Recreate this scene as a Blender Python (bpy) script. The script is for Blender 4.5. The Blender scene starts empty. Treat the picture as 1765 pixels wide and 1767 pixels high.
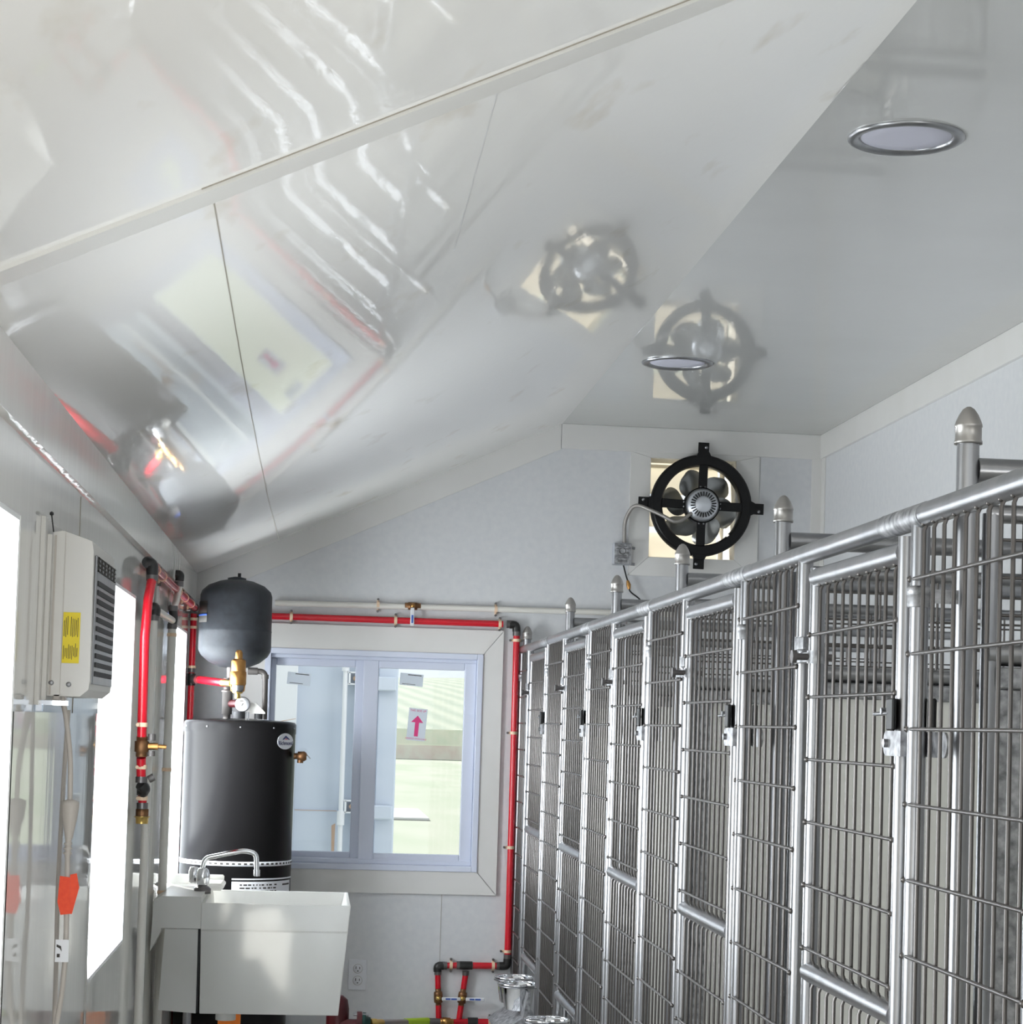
import bpy, math, random
from mathutils import Vector, Matrix
random.seed(7)
PI = math.pi
S = bpy.context.scene
COL = S.collection

# ------------------------------------------------------------------ camera
cam_d = bpy.data.cameras.new('camera')
cam = bpy.data.objects.new('camera', cam_d); COL.objects.link(cam); S.camera = cam
cam_d.sensor_fit = 'HORIZONTAL'; cam_d.sensor_width = 36.0
cam_d.lens = 3614.5 / 1765 * 36.0
cam_d.shift_x = -0.0213; cam_d.shift_y = 0.1113
cam_d.clip_start = 0.05; cam_d.clip_end = 1500
yaw, pit, rol = 0.1028, 0.0481, -0.0297
fwd = Vector((math.sin(yaw)*math.cos(pit), math.cos(yaw)*math.cos(pit), math.sin(pit)))
r0 = Vector((math.cos(yaw), -math.sin(yaw), 0)); d0 = fwd.cross(r0)
rt = r0*math.cos(rol) + d0*math.sin(rol); dn = -r0*math.sin(rol) + d0*math.cos(rol)
M = Matrix((rt, -dn, -fwd)).transposed().to_4x4()
M.translation = Vector((0, 0, 1.6)); cam.matrix_world = M

# ------------------------------------------------------------------ world, sun, daylight
W = bpy.data.worlds.new('sky'); S.world = W; W.use_nodes = True
bg = W.node_tree.nodes['Background']
bg.inputs['Color'].default_value = (0.86, 0.93, 1.0, 1); bg.inputs['Strength'].default_value = 1.15
sun_d = bpy.data.lights.new('sun', 'SUN'); sun_d.energy = 12.0; sun_d.angle = 0.012; sun_d.color = (1, .96, .9)
sun = bpy.data.objects.new('sun', sun_d); COL.objects.link(sun)
sun.rotation_euler = Vector((0.34, -0.75, -0.51)).to_track_quat('-Z', 'Y').to_euler()
def area(name, loc, direc, sx, sy, power, color=(1, 1, 1)):
    d = bpy.data.lights.new(name, 'AREA'); d.shape = 'RECTANGLE'; d.size = sx; d.size_y = sy
    d.energy = power; d.color = color
    o = bpy.data.objects.new(name, d); COL.objects.link(o); o.location = loc
    o.rotation_euler = Vector(direc).to_track_quat('-Z', 'Z').to_euler(); return o
for wy, wp in ((0.1, 15), (2.9, 24), (5.03, 46), (7.21, 52)):                     # daylight falling in at the left windows
    area('window_daylight', (-0.66, wy, 1.46), (1, 0, 0), .84, .88, wp, (.93, .965, 1))
area('side_fill_lamp', (1.96, -.6, 1.2), (-1, .45, 0.1), 1.0, 1.9, 105.0, (1, .985, .95))  # added fill lamp behind the camera, unseen; its side door is made up
S.view_settings.view_transform = 'Standard'; S.view_settings.look = 'None'
S.view_settings.gamma = 1.0; S.view_settings.use_curve_mapping = False
S.view_settings.exposure = 0.0

# ------------------------------------------------------------------ materials
MATS = {}
def mat(name, col, rough=.5, metal=0.0, spec=.5, bump=None, noise=None, coat=0.0, ior=1.5, emit=None):
    """bump = (scale xyz, strength, distance); noise = (scale xyz, second colour, lo, hi)"""
    m = bpy.data.materials.new(name); m.use_nodes = True
    nt = m.node_tree; b = nt.nodes['Principled BSDF']
    b.inputs['Base Color'].default_value = (*col, 1); b.inputs['Roughness'].default_value = rough
    b.inputs['Metallic'].default_value = metal; b.inputs['IOR'].default_value = ior
    b.inputs['Specular IOR Level'].default_value = spec
    b.inputs['Coat Weight'].default_value = coat; b.inputs['Coat Roughness'].default_value = .03
    def tex(scale, detail=3):
        tc = nt.nodes.new('ShaderNodeTexCoord'); mp = nt.nodes.new('ShaderNodeMapping')
        mp.inputs['Scale'].default_value = scale; nt.links.new(tc.outputs['Object'], mp.inputs['Vector'])
        n = nt.nodes.new('ShaderNodeTexNoise'); n.inputs['Scale'].default_value = 1.0
        n.inputs['Detail'].default_value = detail; nt.links.new(mp.outputs['Vector'], n.inputs['Vector']); return n
    if bump:
        prev = None
        for sc, st, di in (bump if isinstance(bump[0], tuple) and isinstance(bump[0][0], tuple) else (bump,)):
            n = tex(sc, 2); bp = nt.nodes.new('ShaderNodeBump')
            bp.inputs['Strength'].default_value = st; bp.inputs['Distance'].default_value = di
            nt.links.new(n.outputs['Fac'], bp.inputs['Height'])
            if prev: nt.links.new(prev.outputs['Normal'], bp.inputs['Normal'])
            prev = bp
        nt.links.new(prev.outputs['Normal'], b.inputs['Normal'])
    if noise:
        sc, c2, lo, hi = noise; n = tex(sc, 4); r = nt.nodes.new('ShaderNodeValToRGB')
        r.color_ramp.elements[0].position = lo; r.color_ramp.elements[1].position = hi
        r.color_ramp.elements[0].color = (*col, 1); r.color_ramp.elements[1].color = (*c2, 1)
        nt.links.new(n.outputs['Fac'], r.inputs['Fac']); nt.links.new(r.outputs['Color'], b.inputs['Base Color'])
    if emit: b.inputs['Emission Color'].default_value = (*emit, 1); b.inputs['Emission Strength'].default_value = 1
    MATS[name] = m; return m

mat('ceiling_gloss', (.88, .87, .85), .035, spec=.42, noise=((9, 3.5, 9), (.74, .69, .61), .62, .80),
    bump=(((7, 1.6, 7), .075, .0030), ((80, 26, 80), .16, .0005)))
mat('ceiling_dimmed', (.50, .50, .49), .04, spec=.5, noise=((2, 3, 1.2), (.475, .475, .465), .4, .8), bump=(((5, 1.6, 5), .08, .0030), ((80, 26, 80), .16, .0005)))
mat('wall_gloss', (.74, .735, .71), .05, spec=.6, bump=(((2, 14, 1.0), .35, .0010), ((2, 60, 2), .12, .0004)))
mat('wall_matte', (.68, .685, .695), .42, noise=((40, 40, 40), (.62, .63, .65), .3, .8))
mat('trim_white', (.72, .71, .69), .34, noise=((6, 6, 6), (.67, .66, .63), .4, .9))
mat('reveal_white', (.86, .87, .88), .35)
mat('seam_dark', (.36, .33, .28), .7)
mat('vinyl', (.66, .70, .82), .28, bump=((20, 20, 20), .05, .001))
mat('floor_grey', (.55, .54, .52), .4, noise=((8, 8, 8), (.48, .47, .45), .3, .7))
mat('galv', (.36, .36, .37), .32, 1.0, noise=((30, 30, 8), (.29, .295, .31), .35, .7), bump=((60, 60, 20), .10, .0006))
mat('galv_dull', (.17, .175, .18), .5, 1.0, noise=((60, 60, 60), (.56, .56, .58), .3, .7))
mat('wire_steel', (.15, .14, .135), .36, 1.0)
mat('chrome', (.85, .86, .88), .06, 1.0)
mat('cap_alu', (.40, .385, .37), .42, 1.0)
mat('black_paint', (.004, .004, .0045), .38, spec=.25)
mat('fan_blade', (.36, .37, .37), .30, .9)
mat('motor_alu', (.62, .64, .68), .35, .85)
mat('dark', (.012, .012, .014), .6)
mat('pex_red', (.62, .006, .02), .27, coat=.3, noise=((3, 3, 3), (.52, .004, .016), .4, .8))
mat('pex_white', (.74, .72, .67), .3)
mat('clip_tan', (.80, .60, .42), .5)
mat('fit_black', (.015, .014, .014), .35)
mat('crimp', (.16, .15, .15), .35, .8)
mat('brass', (.50, .27, .09), .34, 1.0, noise=((70, 70, 70), (.40, .20, .07), .3, .8))
mat('brass_new', (.72, .50, .16), .28, 1.0)
mat('bronze', (.22, .11, .05), .45, .8)
mat('iron_pipe', (.13, .12, .115), .5, .5)
mat('tank_black', (.013, .0125, .013), .30, spec=.08, bump=((3, 3, 1), .08, .002))
mat('tank_grey', (.034, .037, .042), .45, spec=.2, noise=((40, 40, 40), (.045, .05, .058), .3, .8))
mat('label_white', (.75, .76, .79), .4)
mat('label_yellow', (.72, .56, .015), .5)
mat('ink_dark', (.04, .035, .03), .6)
mat('ink_blue', (.05, .12, .45), .5)
mat('ink_navy', (.02, .03, .14), .5)
mat('ink_pink', (.72, .05, .22), .5)
mat('ink_red', (.60, .02, .06), .5)
mat('poly_sink', (.85, .85, .83), .30, noise=((5, 5, 5), (.77, .765, .735), .4, .8))
mat('heater_case', (.60, .585, .555), .38)
mat('cable_grey', (.46, .42, .38), .5)
mat('tag_orange', (.85, .075, .015), .55, noise=((120, 120, 120), (.78, .05, .01), .3, .7))
mat('partition_board', (.74, .73, .68), .45)
mat('outlet_white', (.72, .73, .76), .35)
mat('lens_frost', (.50, .50, .58), .5)
mat('louver_cream', (.92, .89, .82), .6)
mat('pump_maroon', (.05, .004, .006), .35)
mat('flange_green', (.01, .05, .042), .4)
mat('hose_steel', (.36, .34, .32), .45, .7, bump=((300, 300, 300), .4, .001))
mat('tape_green', (.42, .62, .03), .5)
mat('bucket_orange', (.80, .19, .01), .45)
mat('container_paint', (.50, .57, .68), .5, noise=((2.5, 2.5, 5), (.58, .64, .74), .3, .7))
mat('container_white', (.80, .82, .86), .5, noise=((5, 5, 3), (.72, .66, .60), .62, .85))
mat('rust', (.55, .36, .24), .8)
mat('grass', (.165, .205, .135), .9, noise=((.5, .12, 1), (.225, .24, .19), .35, .7))
mat('corn_front', (.82, .68, .58), .9, noise=((1.4, 1, 1.4), (.86, .82, .68), .35, .65))
mat('corn_top', (.80, .83, .64), .9, noise=((1.4, 1, 1.4), (.88, .86, .68), .4, .6))
mat('concrete', (.70, .68, .64), .8)
def translucent(name, f):
    m = MATS[name]; nt = m.node_tree; b = nt.nodes['Principled BSDF']; out = [n for n in nt.nodes if n.type == 'OUTPUT_MATERIAL'][0]
    t = nt.nodes.new('ShaderNodeBsdfTranslucent'); t.inputs['Color'].default_value = b.inputs['Base Color'].default_value
    mx = nt.nodes.new('ShaderNodeMixShader'); mx.inputs[0].default_value = f
    nt.links.new(b.outputs[0], mx.inputs[1]); nt.links.new(t.outputs[0], mx.inputs[2]); nt.links.new(mx.outputs[0], out.inputs[0])
mat('paper_white', (.86, .88, .93), .6); translucent('paper_white', .75)
translucent('louver_cream', .45); translucent('poly_sink', .42)
def glass():
    m = bpy.data.materials.new('pane_glass'); m.use_nodes = True; nt = m.node_tree
    for n in list(nt.nodes):
        if n.type != 'OUTPUT_MATERIAL': nt.nodes.remove(n)
    out = [n for n in nt.nodes if n.type == 'OUTPUT_MATERIAL'][0]
    t = nt.nodes.new('ShaderNodeBsdfTransparent'); g = nt.nodes.new('ShaderNodeBsdfGlossy')
    g.inputs['Roughness'].default_value = .02; t.inputs['Color'].default_value = (.97, .98, .98, 1)
    lw = nt.nodes.new('ShaderNodeLayerWeight'); pw = nt.nodes.new('ShaderNodeMath'); pw.operation = 'POWER'; pw.inputs[1].default_value = 5
    f = nt.nodes.new('ShaderNodeMath'); f.operation = 'MULTIPLY_ADD'; f.inputs[1].default_value = .9; f.inputs[2].default_value = .035
    nt.links.new(lw.outputs['Facing'], pw.inputs[0]); nt.links.new(pw.outputs[0], f.inputs[0])
    mx = nt.nodes.new('ShaderNodeMixShader'); nt.links.new(f.outputs[0], mx.inputs[0])
    nt.links.new(t.outputs[0], mx.inputs[1]); nt.links.new(g.outputs[0], mx.inputs[2])
    nt.links.new(mx.outputs[0], out.inputs[0]); MATS['glass'] = m
glass()
def corn():
    m = bpy.data.materials.new('corn_rows'); m.use_nodes = True; nt = m.node_tree; b = nt.nodes['Principled BSDF']
    tc = nt.nodes.new('ShaderNodeTexCoord'); mp = nt.nodes.new('ShaderNodeMapping')
    mp.inputs['Rotation'].default_value = (0, 0, -.075); mp.inputs['Scale'].default_value = (1, 1, 1)
    w = nt.nodes.new('ShaderNodeTexWave'); w.inputs['Scale'].default_value = .16; w.inputs['Distortion'].default_value = 3.0
    w.inputs['Detail'].default_value = 2; w.inputs['Detail Scale'].default_value = .5
    r = nt.nodes.new('ShaderNodeValToRGB'); r.color_ramp.elements[0].color = (.15, .19, .14, 1)
    r.color_ramp.elements[1].color = (.22, .25, .19, 1); b.inputs['Roughness'].default_value = .9
    nt.links.new(tc.outputs['Object'], mp.inputs[0]); nt.links.new(mp.outputs[0], w.inputs[0])
    nt.links.new(w.outputs['Fac'], r.inputs[0]); nt.links.new(r.outputs[0], b.inputs['Base Color']); MATS['corn_rows'] = m
corn()

# ------------------------------------------------------------------ mesh builder
class MB:
    def __init__(s): s.v = []; s.f = []; s.sm = []; s.cut = []; s.lv = 0
    def add(s, vs, fs, smooth=False):
        n = len(s.v); s.v += [tuple(v) for v in vs]; s.f += [tuple(i+n for i in f) for f in fs]; s.sm += [smooth]*len(fs); return s
    def box(s, a, b, c=0.0):
        x0, x1 = sorted((a[0], b[0])); y0, y1 = sorted((a[1], b[1])); z0, z1 = sorted((a[2], b[2]))
        if c <= 0:
            vs = [(x, y, z) for x in (x0, x1) for y in (y0, y1) for z in (z0, z1)]
            fs = [(0, 1, 3, 2), (4, 6, 7, 5), (0, 4, 5, 1), (2, 3, 7, 6), (0, 2, 6, 4), (1, 5, 7, 3)]
            return s.add(vs, fs)
        c = min(c, (x1-x0)/2.01, (y1-y0)/2.01, (z1-z0)/2.01)      # chamfered box
        vs = []; ix = {}
        for i, (X, dx) in enumerate(((x0, 1), (x1, -1))):
            for j, (Y, dy) in enumerate(((y0, 1), (y1, -1))):
                for k, (Z, dz) in enumerate(((z0, 1), (z1, -1))):
                    for a_ in range(3):
                        p = [X+dx*c, Y+dy*c, Z+dz*c]; p[a_] = (X, Y, Z)[a_]
                        ix[i, j, k, a_] = len(vs); vs.append(tuple(p))
        fs = []
        for i in (0, 1):
            q = [ix[i, 0, 0, 0], ix[i, 0, 1, 0], ix[i, 1, 1, 0], ix[i, 1, 0, 0]]; fs.append(q if i == 0 else q[::-1])
            q = [ix[0, i, 0, 1], ix[1, i, 0, 1], ix[1, i, 1, 1], ix[0, i, 1, 1]]; fs.append(q if i == 0 else q[::-1])
            q = [ix[0, 0, i, 2], ix[0, 1, i, 2], ix[1, 1, i, 2], ix[1, 0, i, 2]]; fs.append(q if i == 0 else q[::-1])
        for i in (0, 1):
            for j in (0, 1):
                fl = (i + j) % 2
                q = [ix[i, j, 0, 0], ix[i, j, 0, 1], ix[i, j, 1, 1], ix[i, j, 1, 0]]; fs.append(q if fl else q[::-1])
                q = [ix[i, 0, j, 0], ix[i, 0, j, 2], ix[i, 1, j, 2], ix[i, 1, j, 0]]; fs.append(q[::-1] if fl else q)
                q = [ix[0, i, j, 1], ix[0, i, j, 2], ix[1, i, j, 2], ix[1, i, j, 1]]; fs.append(q if fl else q[::-1])
        for i in (0, 1):
            for j in (0, 1):
                for k in (0, 1):
                    q = [ix[i, j, k, 0], ix[i, j, k, 1], ix[i, j, k, 2]]; fs.append(q if (i+j+k) % 2 == 0 else q[::-1])
        return s.add(vs, fs)
    def tube(s, pts, r, n=12, caps=True, closed=False):
        pts = [Vector(p) for p in pts]; N = len(pts); rs = r if isinstance(r, (list, tuple)) else [r]*N
        T = []
        for i in range(N):
            a = pts[(i-1) % N] if (i > 0 or closed) else pts[i]; b = pts[(i+1) % N] if (i < N-1 or closed) else pts[i]
            T.append((b-a).normalized())
        up = Vector((0, 0, 1)) if abs(T[0].z) < .9 else Vector((1, 0, 0))
        u = T[0].cross(up).normalized(); vs = []
        for i in range(N):
            u = (u - T[i]*u.dot(T[i])).normalized(); w = T[i].cross(u)
            for k in range(n):
                a = 2*PI*k/n; vs.append(pts[i] + (u*math.cos(a) + w*math.sin(a))*rs[i])
        fs = []
        for i in range(N if closed else N-1):
            for k in range(n):
                a, b = i*n+k, i*n+(k+1) % n; c, d = ((i+1) % N)*n+(k+1) % n, ((i+1) % N)*n+k
                fs.append((a, b, c, d))
        s.add(vs, fs, True)
        if caps and not closed:
            s.add(vs[:n], [tuple(range(n))[::-1]]); s.add(vs[-n:], [tuple(range(n))])
        return s
    def lathe(s, prof, c=(0, 0, 0), axis='Z', n=24, a0=0.0, a1=2*PI, smooth=True):
        """profile of (radius, height) about an axis through c; sharp where a profile point is repeated"""
        full = abs(a1-a0-2*PI) < 1e-6; cols = n if full else n+1
        def P(r, h, a):
            x, y = r*math.cos(a), r*math.sin(a)
            if axis == 'Z': q = (x, y, h)
            elif axis == 'Y': q = (y, h, x)
            else: q = (h, x, y)
            return (c[0]+q[0], c[1]+q[1], c[2]+q[2])
        run = [prof[0]]
        def flush(run):
            if len(run) < 2: return
            vs = [P(r, h, a0+(a1-a0)*k/n) for (r, h) in run for k in range(cols)]; fs = []
            for i in range(len(run)-1):
                for k in range(n):
                    a, b = i*cols+k, i*cols+(k+1) % cols
                    fs.append((a, b, b+cols, a+cols))
            s.add(vs, fs, smooth)
        for p in prof[1:]:
            if p == run[-1]: flush(run); run = [p]
            else: run.append(p)
        flush(run); return s
    def cyl(s, a, b, r, n=16, r2=None):
        return s.tube([a, b], [r, r if r2 is None else r2], n)
    def prism(s, poly, h0, h1, axis='Y'):
        """polygon of 2D points extruded along an axis: X:(y,z)  Y:(x,z)  Z:(x,y)"""
        def P(p, h): return {'X': (h, p[0], p[1]), 'Y': (p[0], h, p[1]), 'Z': (p[0], p[1], h)}[axis]
        n = len(poly); vs = [P(p, h0) for p in poly] + [P(p, h1) for p in poly]
        fs = [tuple(range(n)), tuple(range(2*n-1, n-1, -1))] + [(i, (i+1) % n, n+(i+1) % n, n+i) for i in range(n)]
        return s.add(vs, fs)
    def ball(s, c, r, n=8):
        m = n//2; prof = [(r*math.sin(PI*i/m), -r*math.cos(PI*i/m)) for i in range(m+1)]
        return s.lathe(prof, c, 'Z', n)
    def xf(s, mtx, start=0):
        for i in range(start, len(s.v)): s.v[i] = tuple(mtx @ Vector(s.v[i]))
        return s
def _track(fn):
    def w(s, *a, **k):
        if s.lv == 0: s.cut.append((len(s.v), len(s.f)))
        s.lv += 1
        try: return fn(s, *a, **k)
        finally: s.lv -= 1
    return w
for _n in ('box', 'tube', 'lathe', 'prism', 'ball'): setattr(MB, _n, _track(getattr(MB, _n)))
def pieces(mb):
    out = []; cs = mb.cut + [(len(mb.v), len(mb.f))]
    for (v0, f0), (v1, f1) in zip(cs, cs[1:]):
        q = MB(); q.v = mb.v[v0:v1]; q.f = [tuple(i-v0 for i in f) for f in mb.f[f0:f1]]; q.sm = mb.sm[f0:f1]; out.append(q)
    return out
APART = {'screw', 'lid_screw', 'pipe', 'wire_lug', 'valve_port', 'print', 'handle_print', 'case_screw', 'top_fitting', 'frame_tube', 'rod_sleeve', 'wire_strap', 'slot',
         'cage_wire', 'edge_channel', 'latch_lever', 'deck_ridge', 'side_ridge', 'rust_streak', 'bolt', 'hinge', 'edge_post', 'door_panel', 'bracket', 'strain_relief', 'sash', 'track'}
def link(o, parent=None):
    COL.objects.link(o)
    if parent is not None: o.parent = parent
    return o
def obj(name, mb, m, parent=None, label=None, cat=None, group=None, kind=None, fix=True):
    import bmesh
    if name in APART and parent is not None and len(mb.cut) > 1 and name not in ('sash', 'bracket', 'strain_relief', 'track'):
        os_ = [obj(name, q, m, parent, fix=fix) for q in pieces(mb)]; return os_[0]
    me = bpy.data.meshes.new(name)
    off = Vector((0, 0, 0))
    if parent is not None and parent.parent is None: off = parent.location
    elif parent is not None: off = parent.parent.location + parent.location
    elif mb.v and kind is None:
        xs = [v[0] for v in mb.v]; ys = [v[1] for v in mb.v]; zs = [v[2] for v in mb.v]
        off = Vector(((min(xs)+max(xs))/2, (min(ys)+max(ys))/2, min(zs)))
    me.from_pydata([tuple(Vector(v)-off) for v in mb.v], [], mb.f); me.update()
    me.polygons.foreach_set('use_smooth', mb.sm)
    if fix:
        b = bmesh.new(); b.from_mesh(me); bmesh.ops.recalc_face_normals(b, faces=b.faces); b.to_mesh(me); b.free()
    me.materials.append(MATS[m] if isinstance(m, str) else m)
    o = bpy.data.objects.new(name, me); link(o, parent)
    if parent is None: o.location = off
    return tag(o, label, cat, group, kind)
def tag(o, label=None, cat=None, group=None, kind=None):
    if label: o['label'] = label
    if cat: o['category'] = cat
    if group: o['group'] = group
    if kind: o['kind'] = kind
    return o
def thing(name, loc, label, cat, group=None):
    o = bpy.data.objects.new(name, None); o.location = loc; o.empty_display_size = .05; COL.objects.link(o)
    return tag(o, label, cat, group)
def struct(name, mb, m, parent=None):
    o = obj(name, mb, m, parent, kind='structure' if parent is None else None); return o
def copy_tree(o, parent=None):
    c = o.copy(); COL.objects.link(c)
    if parent is not None: c.parent = parent
    for ch in list(o.children): copy_tree(ch, c)
    return c
def text(name, body, size, mtx, m, parent):
    cu = bpy.data.curves.new(name, 'FONT'); cu.body = body; cu.size = size; cu.align_x = 'CENTER'; cu.align_y = 'CENTER'; cu.extrude = .0003
    t = bpy.data.objects.new(name, cu); COL.objects.link(t)
    dg = bpy.context.evaluated_depsgraph_get(); me = bpy.data.meshes.new_from_object(t.evaluated_get(dg))
    bpy.data.objects.remove(t); off = parent.location if parent.parent is None else parent.parent.location
    me.transform(Matrix.Translation(-off) @ mtx)
    me.materials.clear(); me.materials.append(MATS[m]); return link(bpy.data.objects.new(name, me), parent)
def bend(pts, r=.03, n=6):
    """round the corners of a polyline"""
    pts = [Vector(p) for p in pts]; out = [pts[0]]
    for i in range(1, len(pts)-1):
        a, b, c = pts[i-1], pts[i], pts[i+1]; d1 = (a-b); d2 = (c-b); q = min(r, d1.length*.45, d2.length*.45)
        p0 = b+d1.normalized()*q; p1 = b+d2.normalized()*q
        for k in range(n+1):
            t = k/n; out.append((1-t)**2*p0 + 2*t*(1-t)*b + t*t*p1)
    out.append(pts[-1]); return out
FACE = Matrix(((1, 0, 0, 0), (0, 0, -1, 0), (0, 1, 0, 0), (0, 0, 0, 1)))     # text plane turned to face -Y

# ------------------------------------------------------------------ the room
XL, XR, YB, YF = -.465, 1.927, 7.922, -1.4
ZF, ZC, XJ, ZW = .18, 2.76, .905, 2.13          # floor, flat ceiling, joint, low edge of the slope
TH = .13
def wall(plane, at, thick, u0, u1, z0, z1, holes):
    us = sorted({u0, u1, *[h[0] for h in holes], *[h[1] for h in holes]}); zs = sorted({z0, z1, *[h[2] for h in holes], *[h[3] for h in holes]})
    mb = MB()
    def P(a, u, z): return (a, u, z) if plane == 'X' else (u, a, z)
    for i in range(len(us)-1):
        for j in range(len(zs)-1):
            cu, cz = (us[i]+us[i+1])/2, (zs[j]+zs[j+1])/2
            if any(h[0] < cu < h[1] and h[2] < cz < h[3] for h in holes): continue
            mb.box(P(at, us[i], zs[j]), P(at+thick, us[i+1], zs[j+1]))
    return mb
LW = [(2.47, 3.32), (4.60, 5.45), (6.78, 7.63)]          # windows of the left wall
Z0, Z1 = 1.02, 1.905
struct('floor', MB().box((XL-TH, YF, ZF-.1), (XR+TH, YB+.1, ZF)), 'floor_grey')
struct('wall_left', wall('X', XL, -TH, YF, YB+TH, ZF, 2.3, [(a, b, Z0, Z1) for a, b in LW] + [(-.3, .5, Z0, Z1)]), 'wall_gloss')
struct('wall_right', wall('X', XR, TH, YF, YB+TH, ZF, 2.95, [(-1.15, -.05, ZF, 2.25)]), 'wall_matte')  # unseen opening added to go with the side fill lamp
WX0, WX1, WZ0, WZ1 = -.19, .63, 1.045, 1.868              # back window
FX0, FX1, FZ0, FZ1 = 1.251, 1.585, 2.262, 2.645           # fan opening
struct('wall_back', wall('Y', YB, TH, XL-TH, XR+TH, ZF, 2.95, [(WX0, WX1, WZ0, WZ1), (FX0, FX1, FZ0, FZ1)]), 'wall_matte')
# ceiling: sloping part and flat part
sl = (ZC-ZW)/(XJ-XL)
def zs(x): return ZW + (x-XL)*sl
SAG = .045
def sag(x, y):                                            # the big plastic sheets hang a little between their fixings
    u = min(1, max(0, (x-XL)/(XJ-XL))); a, b = (2.69, YB) if y > 2.69 else (YF, 2.69)
    return SAG*(1 if y > 2.69 else .5)*6.75*u*(1-u)**2*math.sin(PI*min(1, max(0, (y-a)/(b-a))))
mb = MB(); gx = [XL-TH] + [XL+(XJ-XL)*i/24 for i in range(25)]; gy = [YF+(2.69-YF)*j/20 for j in range(20)] + [2.69+(YB-2.69)*j/40 for j in range(41)] + [YB+TH]
mb.add([(x, y, zs(x)-sag(x, y)) for x in gx for y in gy], [(i*len(gy)+j, (i+1)*len(gy)+j, (i+1)*len(gy)+j+1, i*len(gy)+j+1) for i in range(len(gx)-1) for j in range(len(gy)-1)], True)
mb.prism([(XJ, ZC), (XR+TH, ZC), (XR+TH, ZC+.06), (XJ, ZC+.06)], YF, YB+TH, 'Y')
mb.prism([(XL-TH, zs(XL-TH)+.05), (XJ, ZC+.05), (XJ, ZC+.08), (XL-TH, zs(XL-TH)+.08)], YF, YB+TH, 'Y')
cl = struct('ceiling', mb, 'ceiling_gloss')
cl.data.materials.append(MATS['ceiling_dimmed'])             # flat part's dimmer light is put into a darker grey colour
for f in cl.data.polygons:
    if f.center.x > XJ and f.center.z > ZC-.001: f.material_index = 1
# battens and crown strips
sn = Vector((sl, 0, -1)).normalized()
def on_slope(x, off=0.0): return (x+sn.x*off, zs(x)+sn.z*off)
def slope_strip(y0, y1, x0, x1, off): return MB().prism([on_slope(x0), on_slope(x1), on_slope(x1, off), on_slope(x0, off)], y0, y1, 'Y')
struct('trim_1', slope_strip(2.655, 2.725, XL, XJ-.002, .006), 'trim_white')
struct('trim_2', slope_strip(2.652, 2.655, XL+.3, XJ-.2, .0015), 'seam_dark')
def seam(x, y0, y1, w=.0016, n=30):
    mb = MB(); ys_ = [y0+(y1-y0)*k/n for k in range(n+1)]
    vs = [(x+dx, y, zs(x+dx)-sag(x+dx, y)-.0009) for y in ys_ for dx in (0, w)]
    return mb.add(vs, [(2*k, 2*k+1, 2*k+3, 2*k+2) for k in range(n)], True)
struct('trim_3', seam(-.154, 2.725, 7.9), 'seam_dark')
struct('trim_4', seam(.213, 2.725, 3.6, .001), 'wall_matte')
struct('trim_5', MB().prism([(XL, ZW), (XL+.012, ZW+.006), (XL+.012, ZW-.10), (XL, ZW-.105)], YF, YB, 'Y'), 'wall_gloss')
mb = MB().prism([(XL, ZW), (XJ-.003, ZC), (XJ-.003, ZC-.098), (XL, ZW-.098)], YB-.012, YB, 'Y')
struct('trim_6', mb, 'trim_white')
struct('trim_7', MB().box((XJ-.001, YB-.013, ZC-.094), (XR, YB, ZC), .001), 'trim_white')
struct('trim_8', MB().box((XR-.014, YF, ZC-.092), (XR, YB, ZC), .001), 'trim_white')
struct('trim_9', MB().box((XR-.045, YB-.006, ZF), (XR, YB, ZC-.092), .001).box((XR-.006, YB-.05, ZF), (XR, YB, ZC-.092), .001), 'trim_white')
for i, x in enumerate((.50, 1.68)):                       # fine joints of the wall sheets
    struct('trim_%d' % (10+i), MB().box((x, YB-.0012, ZF), (x+.0016, YB, .96 if i == 0 else ZC-.1)), 'wall_gloss' if i else 'seam_dark')
struct('trim_12', MB().box((.11, YB-.0012, 2.06), (.1112, YB, zs(.11)-.1)), 'wall_gloss')
for i, y in enumerate((4.12, 6.05)):
    struct('trim_%d' % (13+i), MB().box((XL, y, ZF), (XL+.0012, y+.004, 2.02)), 'seam_dark')
struct('trim_15', MB().box((XL, 6.08, ZF), (XL+.006, 6.13, 2.02), .001), 'trim_white')
mb = MB(); ny, nz = 32, 4                                   # loose lower wall sheet between the first two windows, bellied a little
def belly(y):
    t = (y-3.32)/1.275; return .0015+.016*(math.sin(PI*min(1, t/.8)/2) if t < .8 else math.cos(PI*(t-.8)/.4))
vs = [(XL+belly(3.32+1.275*i/ny), 3.322+1.275*i/ny, ZF+(1.60-ZF)*j/nz) for i in range(ny+1) for j in range(nz+1)]
mb.add(vs, [(i*(nz+1)+j, (i+1)*(nz+1)+j, (i+1)*(nz+1)+j+1, i*(nz+1)+j+1) for i in range(ny) for j in range(nz)], True)
m_ = len(vs); mb.add([(XL, y, z) for x, y, z in vs], [(i*(nz+1)+j, i*(nz+1)+j+1, (i+1)*(nz+1)+j+1, (i+1)*(nz+1)+j) for i in range(ny) for j in range(nz)])
struct('trim_24', mb, 'wall_gloss')
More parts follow.
